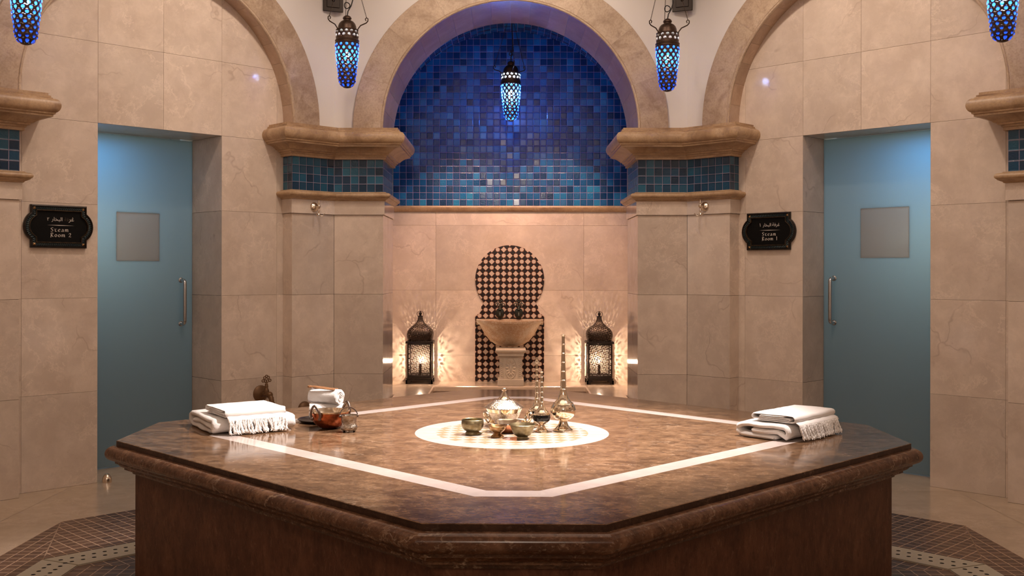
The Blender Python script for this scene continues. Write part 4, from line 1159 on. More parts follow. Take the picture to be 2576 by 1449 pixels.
# hanging lamps -----------------------------------------------------------------
def hanging_lamp(loc, rz, top, label, bulb='bulb_cool'):
    """origin at the bottom of the lamp; top = height of the hanging point above it"""
    r = thing('hanging_lamp', label, 'lamp', loc, rz, 'hanging lamps with blue glass beads')
    PROF = [(.323, .083), (.30, .0825), (.25, .0795), (.20, .0755), (.15, .070), (.10, .0645), (.06, .060), (.045, .0575), (.03, .051), (.015, .038), (.004, .018)]
    def rad(z):
        for (z1, r1), (z0, r0) in zip(PROF, PROF[1:]):
            if z0 <= z <= z1: return r0 + (r1 - r0) * (z - z0) / (z1 - z0)
        return PROF[0][1] if z > PROF[0][0] else PROF[-1][1]
    def pierced(ms, mg, rows, radius, dz, hr, off0, bulge):
        """rows of round holes and the glass beads that fill them"""
        for j, (z, n) in enumerate(rows):
            R0 = radius(z)
            zl, zh = z - dz / 2, z + dz / 2
            for i in range(n):
                a = 2 * PI * (i + .5 * (j % 2) + off0) / n
                ha = PI / n
                m = 16
                def sp(du, dzz, ex=0.0):
                    rr = radius(z + dzz) + ex; an = a + du
                    return (rr * math.cos(an), rr * math.sin(an), z + dzz)
                inner, outer = [], []
                for k in range(m):
                    t = 2 * PI * (k + .5) / m; c, s = math.cos(t), math.sin(t)
                    h = hr * min(1, R0 * ha * .94 / hr)
                    inner.append(ms.vert(sp(h * c / R0, h * s)))
                    q = max(abs(c), abs(s)); outer.append(ms.vert(sp(ha * c / q, dz / 2 * s / q)))
                for k in range(m):
                    k2 = (k + 1) % m; ms.face((outer[k], outer[k2], inner[k2], inner[k]))
                rim = [mg.vert(sp(h * 1.04 * math.cos(2 * PI * k / 12) / R0, h * 1.04 * math.sin(2 * PI * k / 12), .0003)) for k in range(12)]
                mid = [mg.vert(sp(h * .72 * math.cos(2 * PI * k / 12) / R0, h * .72 * math.sin(2 * PI * k / 12), bulge * .75)) for k in range(12)]
                tip = mg.vert(sp(0, 0, bulge))
                for k in range(12):
                    k2 = (k + 1) % 12; mg.face((rim[k], rim[k2], mid[k2], mid[k])); mg.face((mid[k], mid[k2], tip))
    ms, mg = MB(), MB()
    rows = [(.3085 - .0262 * j, 12 if j < 4 else 11 if j < 6 else 10 if j < 8 else 9) for j in range(11)] + [(.0205, 7)]
    pierced(ms, mg, rows, rad, .0262, .0102, 0, .0055)
    ms.lathe([(.083, .3216), (.083, .326)], 36); ms.lathe([(.03, .0075), (.018, .003), (.001, .0)], 24); ms.lathe([(rad(.034), .0334), (rad(.0335), .0335)], 24)
    body = ms.build('shade', M['bronze_lamp'], r, smooth=50); beads = mg.build('glass_bead', M['bead_niche' if bulb == 'bulb_niche' else 'bead'], body, smooth=60)
    ms, mg = MB(), MB()
    pierced(ms, mg, [(.378, 13), (.4035, 13)], lambda z: .080, .0255, .0115, .2, .004)
    ms.lathe([(.0835, .322), (.086, .324), (.087, .328), (.0845, .331), (.0845, .337), (.087, .34), (.087, .346), (.084, .349), (.081, .352), (.0805, .366)], 40)
    ms.lathe([(.08, .416), (.0815, .418), (.0815, .422), (.076, .424), (.07, .426), (.068, .432), (.065, .45), (.058, .468), (.046, .482), (.033, .489), (.026, .491), (.026, .498), (.031, .502), (.032, .508), (.026, .519), (.015, .526), (.001, .529)], 36)
    cp = ms.build('cap', M['bronze_lamp'], r, smooth=40); mg.build('clear_bead', M['bead_clear'], cp, smooth=60)
    part(r, 'bulb', M[bulb], lambda mb: mb.sphere((0, 0, .245), .017, 12, 8, 0, (1, 1, 1.3)), 60)
    part(r, 'bulb_holder', M['bronze'], lambda mb: mb.lathe([(.012, .266), (.014, .28), (.014, .33), (.001, .34)], 12, cap0=True), 40)
    for k in range(3):
        a = PI / 2 + .12 + 2 * PI * k / 3
        ca, sa = math.cos(a), math.sin(a)
        def hk(mb):
            q = [(.078, .40), (.086, .425), (.106, .448), (.130, .456), (.150, .463), (.163, .476), (.164, .492), (.153, .501), (.143, .492), (.148, .479)]
            mb.tube([(u * ca, u * sa, z) for u, z in q], [.0042] * 6 + [.004] * 4, 7)
        part(r, 'hook_arm', M['bronze'], hk, 50)
        def chain(mb):
            p0 = Vector((.153 * ca, .153 * sa, .499)); p1 = Vector((.012 * ca, .012 * sa, top))
            n = int((p1 - p0).length / .011)
            d = (p1 - p0).normalized(); sx = d.orthogonal().normalized(); sy = d.cross(sx)
            for i in range(n):
                c = p0 + (p1 - p0) * ((i + .5) / n); s_ = sx if i % 2 else sy
                mb.tube([c + d * (.0075 * math.cos(2 * PI * t / 8)) + s_ * (.0032 * math.sin(2 * PI * t / 8)) for t in range(8)], .0011, 4, close=True)
        part(r, 'chain', M['bronze'], chain, 50)
    def cable(mb):
        mb.tube([(0, 0, .525), (.006, .002, .56), (.028, .006, .60), (.042, .004, .65), (.03, 0, .70), (.012, 0, top)], .0042, 8)
        mb.tube([(.0 + .02 * math.cos(t), .0 + .01 * math.sin(2 * t), .60 + .022 * math.sin(t)) for t in [2 * PI * i / 20 for i in range(20)]], .0036, 6, close=True)
    part(r, 'cable', M['cable'], cable, 50)
    part(r, 'hanger', M['bronze'], lambda mb: mb.tube([(.016 * math.cos(2 * PI * i / 16), 0, top + .012 + .016 * math.sin(2 * PI * i / 16)) for i in range(16)], .0035, 6, close=True), 50)
    return r

def wall_bracket(corner, zl, label, lamp_xy):
    """iron plate with an arm on a room corner"""
    th = corner
    Rv = AP / math.cos(PI / 8)
    px, py_ = -Rv * math.sin(th), YC + Rv * math.cos(th)
    r = thing('lamp_bracket', label, 'bracket', (px - .025, py_, zl), th, 'iron lamp brackets on the plaster corners')
    reach = (Vector((px, py_)) - Vector(lamp_xy)).length
    def plate(mb):
        mb.box((-.078, -.070, 0), (.078, -.056, .34)); mb.box((-.05, -.076, .03), (.05, -.070, .31)); mb.box((-.016, -.056, .04), (.016, -.028, .30))
    bevel(part(r, 'plate', M['iron'], plate, 30), .003)
    def arm(mb):
        mb.tube([(0, -.05, .06), (0, -.09, .1), (0, -.2, .27), (0, -.36, .37), (0, -reach + .04, .385), (0, -reach, .36), (0, -reach, .335)], [.012, .012, .011, .010, .009, .008, .007], 10)
        mb.tube([(0, -.055, .28), (0, -.12, .33), (0, -.22, .35), (0, -.36, .37)], .008, 8)
    part(r, 'arm', M['iron'], arm, 50)
    return r
D8 = PI / 8
def corner_lamp(sgn, k, radius, zb, lab, blab, dx=0):
    th = sgn * (D8 + k * PI / 4)
    x, y = -radius * math.sin(th) + dx, YC + radius * math.cos(th)
    bz = 3.40
    hanging_lamp((x, y, zb), th * .3, bz + .30 - zb, lab)
    if blab: wall_bracket(th, bz, blab, (x, y))
corner_lamp(1, 0, 3.0, 2.726, 'hanging blue bead lamp before the plaster between the Steam Room 2 arch and niche', 'iron lamp bracket on the plaster between the Steam Room 2 arch and the niche', -.037)
corner_lamp(-1, 0, 3.0, 2.70, 'hanging blue bead lamp before the plaster between niche and Steam Room 1 arch', 'iron lamp bracket on the plaster between the niche and the Steam Room 1 arch', -.017)
corner_lamp(1, 1, 2.95, 2.68, 'hanging blue bead lamp cut by the frame above the Steam Room 2 sign', None, -.027)
corner_lamp(-1, 1, 2.95, 2.69, 'hanging blue bead lamp cut by the frame beyond the Steam Room 1 door', None, .028)
hanging_lamp((.006, 9.02, 2.711), 1.1, .93, 'hanging blue bead lamp inside the blue tiled niche', 'bulb_niche')

# towels ---------------------------------------------------------------------
def folded(mb, path, u0, u1, th, nu=40, seed=0, amp=.003, soft=.5):
    """a cloth of thickness th whose fold line 'path' (v, w) is extruded along u"""
    # resample path with rounded corners
    P = [Vector(p) for p in path]
    Q = []
    for i in range(len(P) - 1):
        n = max(1, int((P[i + 1] - P[i]).length / .016))
        for k in range(n): Q.append(P[i].lerp(P[i + 1], k / n))
    Q.append(P[-1])
    n = len(Q)
    nor = []
    for i in range(n):
        d = (Q[min(i + 1, n - 1)] - Q[max(i - 1, 0)]).normalized(); nor.append(Vector((-d.y, d.x)))
    h = th / 2
    loop = []
    for i in range(n): loop.append((Q[i], nor[i], h))
    d = (Q[-1] - Q[-2]).normalized()
    for a in (1, 2): 
        ang_ = PI / 2 - PI * a / 3
        loop.append((Q[-1], nor[-1] * math.sin(ang_) + d * math.cos(ang_), h))
    for i in range(n - 1, -1, -1): loop.append((Q[i], -nor[i], h))
    d = -(Q[1] - Q[0]).normalized()
    for a in (1, 2):
        ang_ = -PI / 2 + PI * a / 3
        loop.append((Q[0], nor[0] * math.sin(ang_) + d * math.cos(ang_), h))
    rows = []
    for k in range(nu + 1):
        t = k / nu; u = u0 + (u1 - u0) * t
        e = min(t, 1 - t) * (u1 - u0)
        sh = math.sqrt(max(0, 1 - max(0, 1 - e / (.6 * th)) ** 2)) if e < .6 * th else 1
        row = []
        for q, nr, hh in loop:
            p = q + nr * hh * (.25 + .75 * sh)
            nz = noise.noise(Vector((u * 9 + seed * 3.1, q.x * 9, q.y * 40 + seed)))
            n2 = noise.noise(Vector((u * 22 + seed, q.x * 22 + 5, q.y * 60)))
            w = p.y + amp * (nz + .4 * n2) * min(1, p.y / .012)
            ue = u + amp * 1.6 * noise.noise(Vector((q.x * 12, q.y * 70, seed + 9))) * (1 if t > .5 else 1)
            row.append((ue, p.x, max(.0006, w)))
        rows.append(row)
    mb.grid(rows, 0, None, False, True)
    for k in (0, nu):
        # flat ends: quads across the thickness
        m = len(rows[k]); base = len(mb.v) - (nu + 1) * m + k * m
        A = list(range(n)); B = list(range(n + 2, 2 * n + 2))[::-1]
        for i in range(n - 1):
            mb.face((base + A[i], base + A[i + 1], base + B[i + 1], base + B[i]))

def towel_pair(B, C, A, side, hw, low_label, up_label, seed, up, depth=None):
    """B -> C is the long side facing us; A the other end of the short side"""
    B, C, A = Vector(B), Vector(C), Vector(A)
    ex = (C - B).normalized(); L = (C - B).length; D = depth or abs((A - B).dot(Vector((-ex.y, ex.x))))
    ang_ = math.atan2(ex.y, ex.x)
    lo = thing('bath_towel', low_label, 'towel', (B.x, B.y, TT + .0005), ang_, 'white folded towels on the platform')
    t = .0215; g = .0236
    z = [.0115 + g * i for i in range(3)]; z = [z[0], z[1], z[1], z[2]]
    def turn(v0, za, zb, sg):       # rounded fold at v0 bulging in direction sg
        r = (zb - za) / 2; zc = (za + zb) / 2
        return [(v0 + sg * abs(r) * math.cos(a), zc - r * math.sin(a) * 1) for a in [PI / 2 - PI * i / 8 for i in range(9)]]
    path = [(.075, z[0]), (D - .045, z[0])] + turn(D - .036, z[0], z[3], 1) + [(D - .045, z[3]), (.05, z[3])] + turn(.036, z[3], z[0], -1)[:7] + [(.06, z[1] - .002), (.1, z[1]), (D - .09, z[1])]
    def f(mb): folded(mb, path, 0, L, t, 44, seed, .006)
    part(lo, 'cloth', M['terry'], f, 70)
    # thinner fringed cloth on top
    b0, ang2, L2, D2 = up
    tz = z[3] + t / 2 + .006
    p0 = B + ex * b0[0] + Vector((-ex.y, ex.x)) * b0[1]
    upo = thing('fringed_towel', up_label, 'towel', (p0.x, p0.y, TT + tz), ang_ + ang2, 'white fringed towels on top of the bath towels')
    t2, g2 = .0055, .0068
    zz = [.0035 + g2 * i for i in range(5)]
    path2 = [(D2 - .03, zz[0]), (.012, zz[0])] + turn(.01, zz[0], zz[4], -1) + [(.02, zz[4]), (D2 - .02, zz[4])] + turn(D2 - .012, zz[4], zz[1], 1) + [(D2 - .03, zz[1]), (.03, zz[1])] + turn(.026, zz[1], zz[2], -1) + [(.05, zz[2]), (D2 - .05, zz[2])] + turn(D2 - .045, zz[2], zz[3], 1) + [(D2 - .06, zz[3]), (.05, zz[3])]
    part(upo, 'cloth', M['linen'], lambda mb: folded(mb, path2, 0, L2, t2, 44, seed + 4, .0034), 70)
    def skirt(mb):       # last fold hanging a little over the edge
        rows = []
        for k in range(31):
            u = L2 * (.02 + .96 * k / 30)
            rows.append([(u, .03, .0045), (u, -.004, .004 + .001 * math.sin(k)), (u, -.018, -.004 + .0012 * math.sin(k * 1.7)), (u, -.024, -.014)])
        mb.grid(rows)
    sk = part(upo, 'hem', M['linen'], skirt, 70)
    so = sk.modifiers.new('thick', 'SOLIDIFY'); so.thickness = .002
    rnd = random.Random(seed)
    def fr(mb):
        n = 38
        for i in range(n):
            u = L2 * (.03 + .94 * (i + .3 * rnd.random()) / n)
            x0, y0, z0 = u, -.022 - .002 * rnd.random(), -.010
            bot = -(tz) + .005 + .006 * rnd.random()
            dx = rnd.uniform(-.017, .017); out = -.034 - rnd.uniform(0, .014)
            ph = rnd.random() * 6
            for s_ in range(2):
                pts = []
                for k in range(11):
                    f_ = k / 10
                    zt = z0 + (bot - z0) * f_
                    tw = .0024 * math.sin(f_ * 14 + ph + s_ * PI)
                    pts.append((x0 + dx * f_ + tw + .003 * math.sin(f_ * 5 + ph), y0 + (out - y0) * f_ ** .8 + .0024 * math.cos(f_ * 14 + ph + s_ * PI), zt))
                mb.tube(pts, [.0034] * 8 + [.0046, .005, .0022], 6)
            e = Vector(pts[-2])
            mb.sphere(e, .0062, 8, 5)
            for s_ in range(4):
                a = rnd.random() * 6.28; q = e + Vector((.010 * math.cos(a), -.002 - .006 * rnd.random(), -.005 + .004 * math.sin(a)))
                q.z = max(q.z, -tz + .0022)
                mb.tube([e, e.lerp(q, .6) + Vector((0, 0, .001)), q], [.0026, .002, .001], 5)
    part(upo, 'fringe', M['fringe'], fr, 60)

towel_pair((-1.325, 4.557), (-.996, 4.761), (-1.551, 4.897), 1, .4, 'thick white bath towel folded at the platform corner, beside the copper bowl', 'white fringed cloth folded on the bath towel beside the copper bowl', 3,
           ((.055, -.004), math.radians(3), .285, .27))
towel_pair((1.185, 4.43), (1.504, 4.756), (1.016, 4.746), 1, .4, 'thick white bath towel folded at the platform corner, near the Steam Room 1 door', 'white fringed cloth folded on the bath towel near the Steam Room 1 door', 11,
           ((.035, -.003), math.radians(1.5), .385, .205), .27)

# tray with rolled towels -------------------------------------------------------
mb = MB(); mb.lathe([(.001, .004), (.075, .004), (.098, .009), (.112, .016), (.114, .014), (.1, .004), (.075, .0), (.001, 0)], 44)
tag(mb.build('tray', M['pewter'] if 'pewter' in M else M['bronze'], None, (-.925, 5.01, TT), smooth=40), 'dark round metal plate under the rolled white hand towels', 'plate')
def rolled_towel(loc, rz, L, R, label, seed):
    r = thing('hand_towel', label, 'towel', loc, rz, 'rolled white hand towels on the plate')
    def f(mb):
        n = 120; turns = 3.6; P = []
        pts = []
        for i in range(n + 1):
            a = 2 * PI * turns * i / n; rr = .006 + (R - .006) * (i / n)
            pts.append((rr * math.cos(a), rr * math.sin(a)))
        rows = []
        t = R / turns * .92
        loop = [(x, z, math.hypot(x, z)) for x, z in pts]
        for k in range(13):
            u = -L / 2 + L * k / 12
            rows.append([(u + .004 * noise.noise(Vector((x * 60, z * 60, seed))), x + .0012 * noise.noise(Vector((u * 40, x * 30, seed))), z + .0012 * noise.noise(Vector((u * 40, z * 30, seed + 3)))) for x, z, rr in loop])
        mb.grid(rows)
    o = part(r, 'cloth', M['terry'], f, 70)
    s_ = o.modifiers.new('thick', 'SOLIDIFY'); s_.thickness = R / 3.6 * .9; s_.offset = -1
    return r
rolled_towel((-.893, 4.985, TT + .018 + .034), math.radians(6), .165, .0335, 'rolled white hand towel lying on the dark plate behind the copper bowl', 1)
rolled_towel((-.90, 5.005, TT + .018 + .104), math.radians(-24), .16, .033, 'rolled white hand towel on top of the other, under the wooden tongs', 2)
tg = thing('tongs', 'brown wooden tongs resting on the topmost rolled white towel', 'tongs', (-.912, 4.995, TT + .018 + .139), math.radians(-16))
for sg in (-1, 1):
    part(tg, 'arm', M['tongs'], lambda mb: mb.tube([(-.07, sg * .004, .012), (-.05, sg * .011, .012), (-.01, sg * .014, .009), (.03, sg * .016, .005), (.06, sg * .018, .004), (.07, sg * .016, .004)], [.006, .007, .0065, .005, .006, .003], 8, flat=.7), 50)
part(tg, 'spring', M['tongs'], lambda mb: mb.tube([(-.068, .008, .012), (-.078, .004, .012), (-.08, 0, .012), (-.078, -.004, .012), (-.068, -.008, .012)], .006, 8), 50)

# copper bowl with two handles ------------------------------------------------
cb = thing('copper_bowl', 'hammered copper bowl with two dark horseshoe handles before the rolled towels', 'bowl', (-.850, 4.80, TT))
part(cb, 'bowl', M['copper'], lambda mb: mb.lathe([(.001, .0005), (.03, .0005), (.048, .007), (.07, .027), (.085, .055), (.092, .078)], 48), 50)
part(cb, 'rim', M['silver'], lambda mb: mb.lathe([(.092, .076), (.0955, .079), (.0955, .083), (.091, .084), (.088, .078), (.066, .03), (.034, .013), (.001, .011)], 48), 50)
for a in (math.radians(241), math.radians(47)):
    def hd(mb):
        pts = []
        for i in range(15):
            t = -2.2 + 4.4 * i / 14
            pts.append((.027 * math.sin(t), -.0, .066 + .031 * math.cos(t) + .013 * math.exp(-t * t * 3)))
        i0 = len(mb.v); mb.tube(pts, [.006] * 15, 8)
        for sx in (pts[0], pts[-1]): mb.sphere((sx[0], .0, sx[2]), .008, 10, 6)
        mb.xform(Matrix.Rotation(a + PI / 2, 4, 'Z') @ Matrix.Translation((0, -.0965, .006)) @ Matrix.Translation((0, 0, .05)) @ Matrix.Rotation(math.radians(9), 4, 'X') @ Matrix.Translation((0, 0, -.05)), i0)
    part(cb, 'handle', M['darkhandle'], hd, 50)

# small silver bucket -----------------------------------------------------------
bk = thing('bucket', 'small engraved silver bucket with a swing handle beside the copper bowl', 'bucket', (-.742, 4.695, TT))
part(bk, 'body', M['bucket_eng'], lambda mb: mb.lathe([(.001, .008), (.03, .008), (.036, .010), (.0395, .017), (.039, .026), (.0345, .034), (.0335, .04), (.035, .055), (.0365, .07), (.0385, .074), (.0385, .077), (.036, .077), (.034, .066), (.032, .04), (.03, .02), (.001, .018)], 36), 45)
for k in range(3):
    a = -PI / 2 + 2 * PI * k / 3
    part(bk, 'foot', M['bucket_eng'], lambda mb: mb.lathe([(.005, .0), (.007, .003), (.005, .010)], 10, (.027 * math.cos(a), .027 * math.sin(a), 0), cap0=True), 45)
def swing(mb):
    pts = [(.041 * math.cos(PI * i / 16) , -.0 , .03 * math.sin(PI * i / 16) * 1.4) for i in range(17)]
    i0 = len(mb.v); mb.tube(pts, .0033, 8, flat=.7); mb.sphere((.041, 0, 0), .006, 10, 6); mb.sphere((-.041, 0, 0), .006, 10, 6)
    mb.xform(Matrix.Translation((0, 0, .072)) @ Matrix.Rotation(math.radians(20), 4, 'Z') @ Matrix.Rotation(math.radians(-28), 4, 'X'), i0)
part(bk, 'handle', M['darkhandle'], swing, 50)
bspoon = None

def zs(k, L): return [(a, c * k) for a, c in L]
# tureen ------------------------------------------------------------------------
tu = thing('tureen', 'lidded silver bowl with an engraved conical lid at the back of the medallion', 'tureen', (-.036, 4.89, TT))
part(tu, 'bowl', M['silver'], lambda mb: mb.lathe(zs(.87, [(.001, .006), (.03, .006), (.045, .002), (.05, .0005), (.052, .004), (.046, .012), (.047, .018), (.06, .034), (.072, .058), (.081, .082), (.087, .094), (.089, .098), (.086, .098), (.001, .09)]), 56), 45)
part(tu, 'engraved_band', M['silver_eng'], lambda mb: mb.lathe(zs(.87, [(.0605, .034), (.0725, .058), (.0795, .076)]), 56), 45)
ld = part(tu, 'lid', M['silver_eng'], lambda mb: mb.lathe(zs(.87, [(.0895, .0985), (.093, .101), (.0915, .105), (.079, .115), (.064, .127), (.048, .138), (.037, .1445)]), 56), 45)
part(ld, 'lid_neck', M['silver'], lambda mb: mb.lathe(zs(.87, [(.037, .1443), (.031, .147), (.025, .154), (.0185, .165), (.0135, .175), (.010, .182), (.008, .186)]), 40), 45)
part(ld, 'knob', M['silver'], lambda mb: mb.lathe(zs(.87, [(.008, .185), (.007, .188), (.0115, .192), (.013, .198), (.0115, .204), (.006, .208), (.001, .209)]), 24), 45)

# sprinkler bottles -------------------------------------------------------------
def sprinkler(loc, label, s, neckh, band, cap, H):
    r = thing('sprinkler_bottle', label, 'bottle', loc, 0, 'long necked silver sprinkler bottles on the medallion')
    f = lambda L: [(a * s, (c - (.013 if c > .0615 else 0)) * s) for a, c in L]
    part(r, 'foot', M['silver'], lambda mb: mb.lathe(f([(.001, .002), (.043, .0), (.045, .003), (.044, .007), (.034, .014), (.025, .025), (.020, .036), (.0185, .045), (.022, .049), (.026, .051)]), 40), 50)
    part(r, 'body', M['silver'], lambda mb: mb.lathe(f([(.020, .062), (.034, .068), (.048, .080), (.0565, .096), (.058, .112), (.054, .126), (.045, .140), (.033, .152), (.024, .165), (.018, .182), (.0145, .198), (.0135, .206)]), 48), 60)
    part(r, 'shoulder_ring', M['silver'], lambda mb: mb.lathe(f([(.046, .1385), (.047, .141), (.044, .1425)]), 48), 50)
    if band:
        part(r, 'black_band', M['black_enamel'], lambda mb: mb.lathe(f([(.0525, .0845), (.0573, .0955), (.0588, .104), (.0588, .112), (.0555, .1245)]), 48), 60)
    zt = H - (.016 if cap else .0)
    z0 = .191 * s
    def neck(mb):
        r0, r1 = .0135 * s, (.0072 if not cap else .0065) * (s ** .5)
        pr = []; n = 6
        for i in range(n + 1):
            z = z0 + (zt - z0) * i / n; rr = r0 + (r1 - r0) * min(1, i / n * 1.2)
            pr += [(rr, z - .0025), (rr + .0016, z - .001), (rr + .0016, z + .001), (rr, z + .0025)]
        mb.lathe(pr, 20)
    part(r, 'neck', M['silver'], neck, 35)
    if cap:
        part(r, 'sprinkler_cap', M['silver'], lambda mb: mb.lathe([(.0055, zt - .002), (.016, zt + .0), (.016, zt + .002), (.008, zt + .012), (.0055, zt + .018), (.0065, zt + .022), (.0055, zt + .027), (.001, zt + .029)], 24), 45)
    else:
        part(r, 'lip', M['silver'], lambda mb: mb.lathe([(.0072 * s ** .5, zt - .004), (.011 * s ** .5, zt), (.011 * s ** .5, zt + .002), (.006 * s ** .5, zt + .002)], 20), 45)
    return r
sprinkler((.236, 4.745, TT), 'tallest silver sprinkler bottle with a round belly and no black band', 1.0, 0, False, False, .438)
sprinkler((.136, 4.72, TT), 'silver sprinkler bottle with black band and flat lip, between the bowls and tallest bottle', .70, 0, True, False, .272)
sprinkler((.118, 4.86, TT), 'silver sprinkler bottle with black band and cone cap, half hidden behind another', .70, 0, True, True, .315)

# two-handled pan ------------------------------------------------------------------
pn = thing('pan', 'two-handled copper pan with a silvered inside, behind the small brass bowls', 'pan', (-.018, 4.715, TT))
ZP = .78
part(pn, 'bowl', M['copper_plain'], lambda mb: mb.lathe([(a, c * ZP) for a, c in [(.001, .0005), (.055, .0005), (.06, .003), (.068, .02), (.078, .048), (.080, .052)]], 56), 45)
part(pn, 'lining', M['silver'], lambda mb: mb.lathe([(a, c * ZP) for a, c in [(.0795, .0505), (.086, .053), (.0865, .058), (.083, .059), (.077, .05), (.066, .022), (.056, .009), (.001, .007)]], 56), 45)
for sg in (-1, 1):
    def ph(mb):
        pts = [(0, .0235 * math.sin(t), .026 + .026 * -math.cos(t)) for t in [PI * (.12 + 1.76 * i / 14) for i in range(15)]]
        i0 = len(mb.v); mb.tube(pts, [.0075] * 15, 8, flat=.6)
        mb.xform(Matrix.Translation((sg * .083, 0, .042)) @ Matrix.Rotation(sg * math.radians(24), 4, 'Y') @ Matrix.Rotation(math.radians(25), 4, 'Z'), i0)
    part(pn, 'handle', M['silver'], ph, 50)

# small bowls -----------------------------------------------------------------------
b1 = thing('brass_bowl', 'round dull brass bowl with an incurved rim, apart from the pan', 'bowl', (-.176, 4.63, TT), 0, 'small old bowls on the medallion')
part(b1, 'bowl', M['brass'], lambda mb: mb.lathe(zs(.92, [(.001, .016), (.026, .0155), (.038, .022), (.047, .036), (.0505, .05), (.0505, .056), (.0488, .072), (.046, .0745), (.044, .072), (.046, .055), (.043, .04), (.03, .026), (.001, .024)]), 44), 45)
part(b1, 'foot', M['brass'], lambda mb: mb.lathe(zs(.92, [(.001, .0005), (.032, .0), (.033, .003), (.0305, .012), (.0275, .0165)]), 36), 45)
b2 = thing('brass_bowl', 'small reddish footed bowl between the two dull brass bowls', 'bowl', (-.064, 4.555, TT), 0, 'small old bowls on the medallion')
part(b2, 'bowl', M['brass_warm'], lambda mb: mb.lathe(zs(.92, [(.016, .0215), (.022, .0245), (.034, .037), (.038, .046), (.0405, .052), (.0425, .0545), (.041, .0555), (.036, .049), (.03, .036), (.018, .028), (.001, .027)]), 40), 45)
part(b2, 'foot', M['brass_warm'], lambda mb: mb.lathe(zs(.92, [(.001, .001), (.028, .0), (.029, .003), (.026, .008), (.019, .014), (.0165, .019), (.018, .022)]), 36), 45)
b3 = thing('brass_bowl', 'flared dull brass bowl standing nearest the black banded bottles', 'bowl', (.046, 4.52, TT), 0, 'small old bowls on the medallion')
part(b3, 'bowl', M['brass'], lambda mb: mb.lathe(zs(.92, [(.001, .0105), (.024, .0105), (.035, .018), (.044, .033), (.050, .05), (.0565, .0655), (.0588, .0675), (.057, .069), (.049, .055), (.042, .036), (.032, .02), (.001, .016)]), 44), 45)
part(b3, 'foot', M['brass'], lambda mb: mb.lathe(zs(.92, [(.001, .0005), (.025, .0), (.0255, .002), (.0235, .0115)]), 30), 45)
sp = thing('brass_spoon', 'tiny brass spoon leaning at the foot of the incurved brass bowl', 'spoon', (-.155, 4.612, TT))
def spoonbowl(mb):
    n = 20; rows = []
    for r_, z in ((.001, .001), (.4, .0015), (.75, .003), (1.0, .006), (.97, .0068), (.7, .0042), (.35, .0028), (.001, .0024)):
        rows.append([(.024 * r_ * math.cos(2 * PI * i / n), .015 * r_ * math.sin(2 * PI * i / n), z) for i in range(n)])
    mb.grid(rows, 0, None, False, True)
    mb.xform(Matrix.Rotation(math.radians(25), 4, 'Z') @ Matrix.Rotation(math.radians(14), 4, 'X') @ Matrix.Translation((0, 0, .0015)))
part(sp, 'spoon_bowl', M['brass'], spoonbowl, 60)
part(sp, 'spoon_handle', M['brass'], lambda mb: mb.tube([(.016, .009, .008), (.03, .02, .013), (.045, .031, .017)], [.0025, .002, .0022], 6), 50)

# ------------------------------------------------------------------ lights
def light(kind, name, loc, power, col, aim=None, **kw):
    l = bpy.data.lights.new(name, kind); l.energy = power; l.color = col
    for k, v in kw.items(): setattr(l, k, v)
    o = bpy.data.objects.new(name, l); COL.objects.link(o); o.location = loc
    if aim is not None:
        o.rotation_euler = (Vector(aim) - Vector(loc)).to_track_quat('-Z', 'Y').to_euler()
    return o
WARM = (1, .80, .65)
light('AREA', 'ceiling_fill', (0, YC, CEIL - .06), 38, WARM, (0, YC, 0), shape='DISK', size=3.6)  # added overhead fill for warm ambient light, no cove fitting behind it
light('SPOT', 'table_spot', (1.75, YC + .1, CEIL - .1), 1350, (1, .875, .81), (-.05, YC - .05, TT), spot_size=math.radians(44), spot_blend=.75, shadow_soft_size=.05)
light('SPOT', 'centre_spot', (-.2, YC + .3, CEIL - .1), 560, (1, .875, .81), (0, YC, TT), spot_size=math.radians(40), spot_blend=.9, shadow_soft_size=.06)
for k in range(8):
    ph = k * PH
    a, b_ = wallpt(ph, 0, 1.7, CEIL - .1), wallpt(ph, 0, 3.4, 2.95)
    light('SPOT', 'wall_fill_spot', a, 90, WARM, b_, spot_size=math.radians(88), spot_blend=1.0, shadow_soft_size=.08)  # ring of added spots that lighten the upper walls
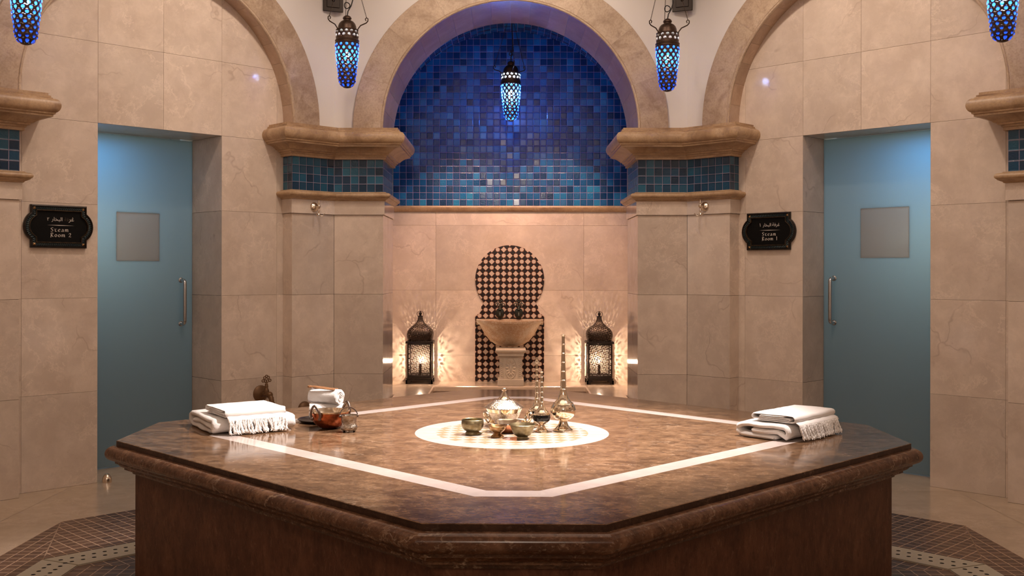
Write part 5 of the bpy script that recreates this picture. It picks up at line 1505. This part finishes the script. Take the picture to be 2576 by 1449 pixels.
light('AREA', 'lobby_light', (0, -1.0, 3.2), 26, WARM, (0, 5, .9), shape='DISK', size=.5)
light('POINT', 'niche_lamp_glow', (.006, 9.02, 2.711 + .245), 24, (.12, .42, 1), shadow_soft_size=.024)
# added warm spots that brighten the niche wall, no fitting in the arch
for x in (-.5, .55): light('SPOT', 'niche_fill_spot', (x, 8.72, 3.30), 100, (1, .58, .35), (x * .7, 9.75, 1.1), spot_size=math.radians(60), spot_blend=.8, shadow_soft_size=.04)
for phi, x, sg in ((PH, -.35, 1), (-PH, .35, -1)):
    v = wallpt(phi, x, (4.05 if sg > 0 else 3.92) + .12, 2.42)
    tgt = wallpt(phi, x * .3, 3.8, .3)
    light('AREA', 'steam_room_light', v, 5.5, (.10, .42, 1.0), tgt, shape='DISK', size=.25)
    v = wallpt(phi, x * 1.1, (4.05 if sg > 0 else 3.92) + .42, 1.75)
    light('POINT', 'steam_room_glow', v, 11, (.84, 1.0, .98), shadow_soft_size=.12)

# ------------------------------------------------------------------ camera
F, XC, HY = 2597.77, 1246.52, 683.55
cam = bpy.data.cameras.new('camera'); co = bpy.data.objects.new('camera', cam); COL.objects.link(co)
cam.sensor_width = 36; cam.lens = 36 * F / 2576
cam.shift_x = (1288 - XC) / 2576; cam.shift_y = (HY - 724.5) / 2576
cam.clip_start = .05
co.matrix_world = Matrix.Translation((-.0202, 0, E)) @ Matrix.Rotation(.0117, 4, 'Z') @ Matrix.Rotation(PI / 2, 4, 'X') @ Matrix.Rotation(.0016, 4, 'Z')
sc.camera = co
w = bpy.data.worlds.new('world'); sc.world = w; w.use_nodes = True
w.node_tree.nodes['Background'].inputs[0].default_value = (.02, .015, .012, 1)
vs = sc.view_settings
vs.view_transform = 'Standard'; vs.look = 'None'; vs.exposure = .45; vs.gamma = 1; vs.use_curve_mapping = False
sc.cycles.max_bounces = 8; sc.cycles.diffuse_bounces = 4; sc.cycles.glossy_bounces = 4; sc.cycles.transparent_max_bounces = 12
sc.cycles.sample_clamp_indirect = 6
sc.cycles.caustics_reflective = False; sc.cycles.caustics_refractive = False
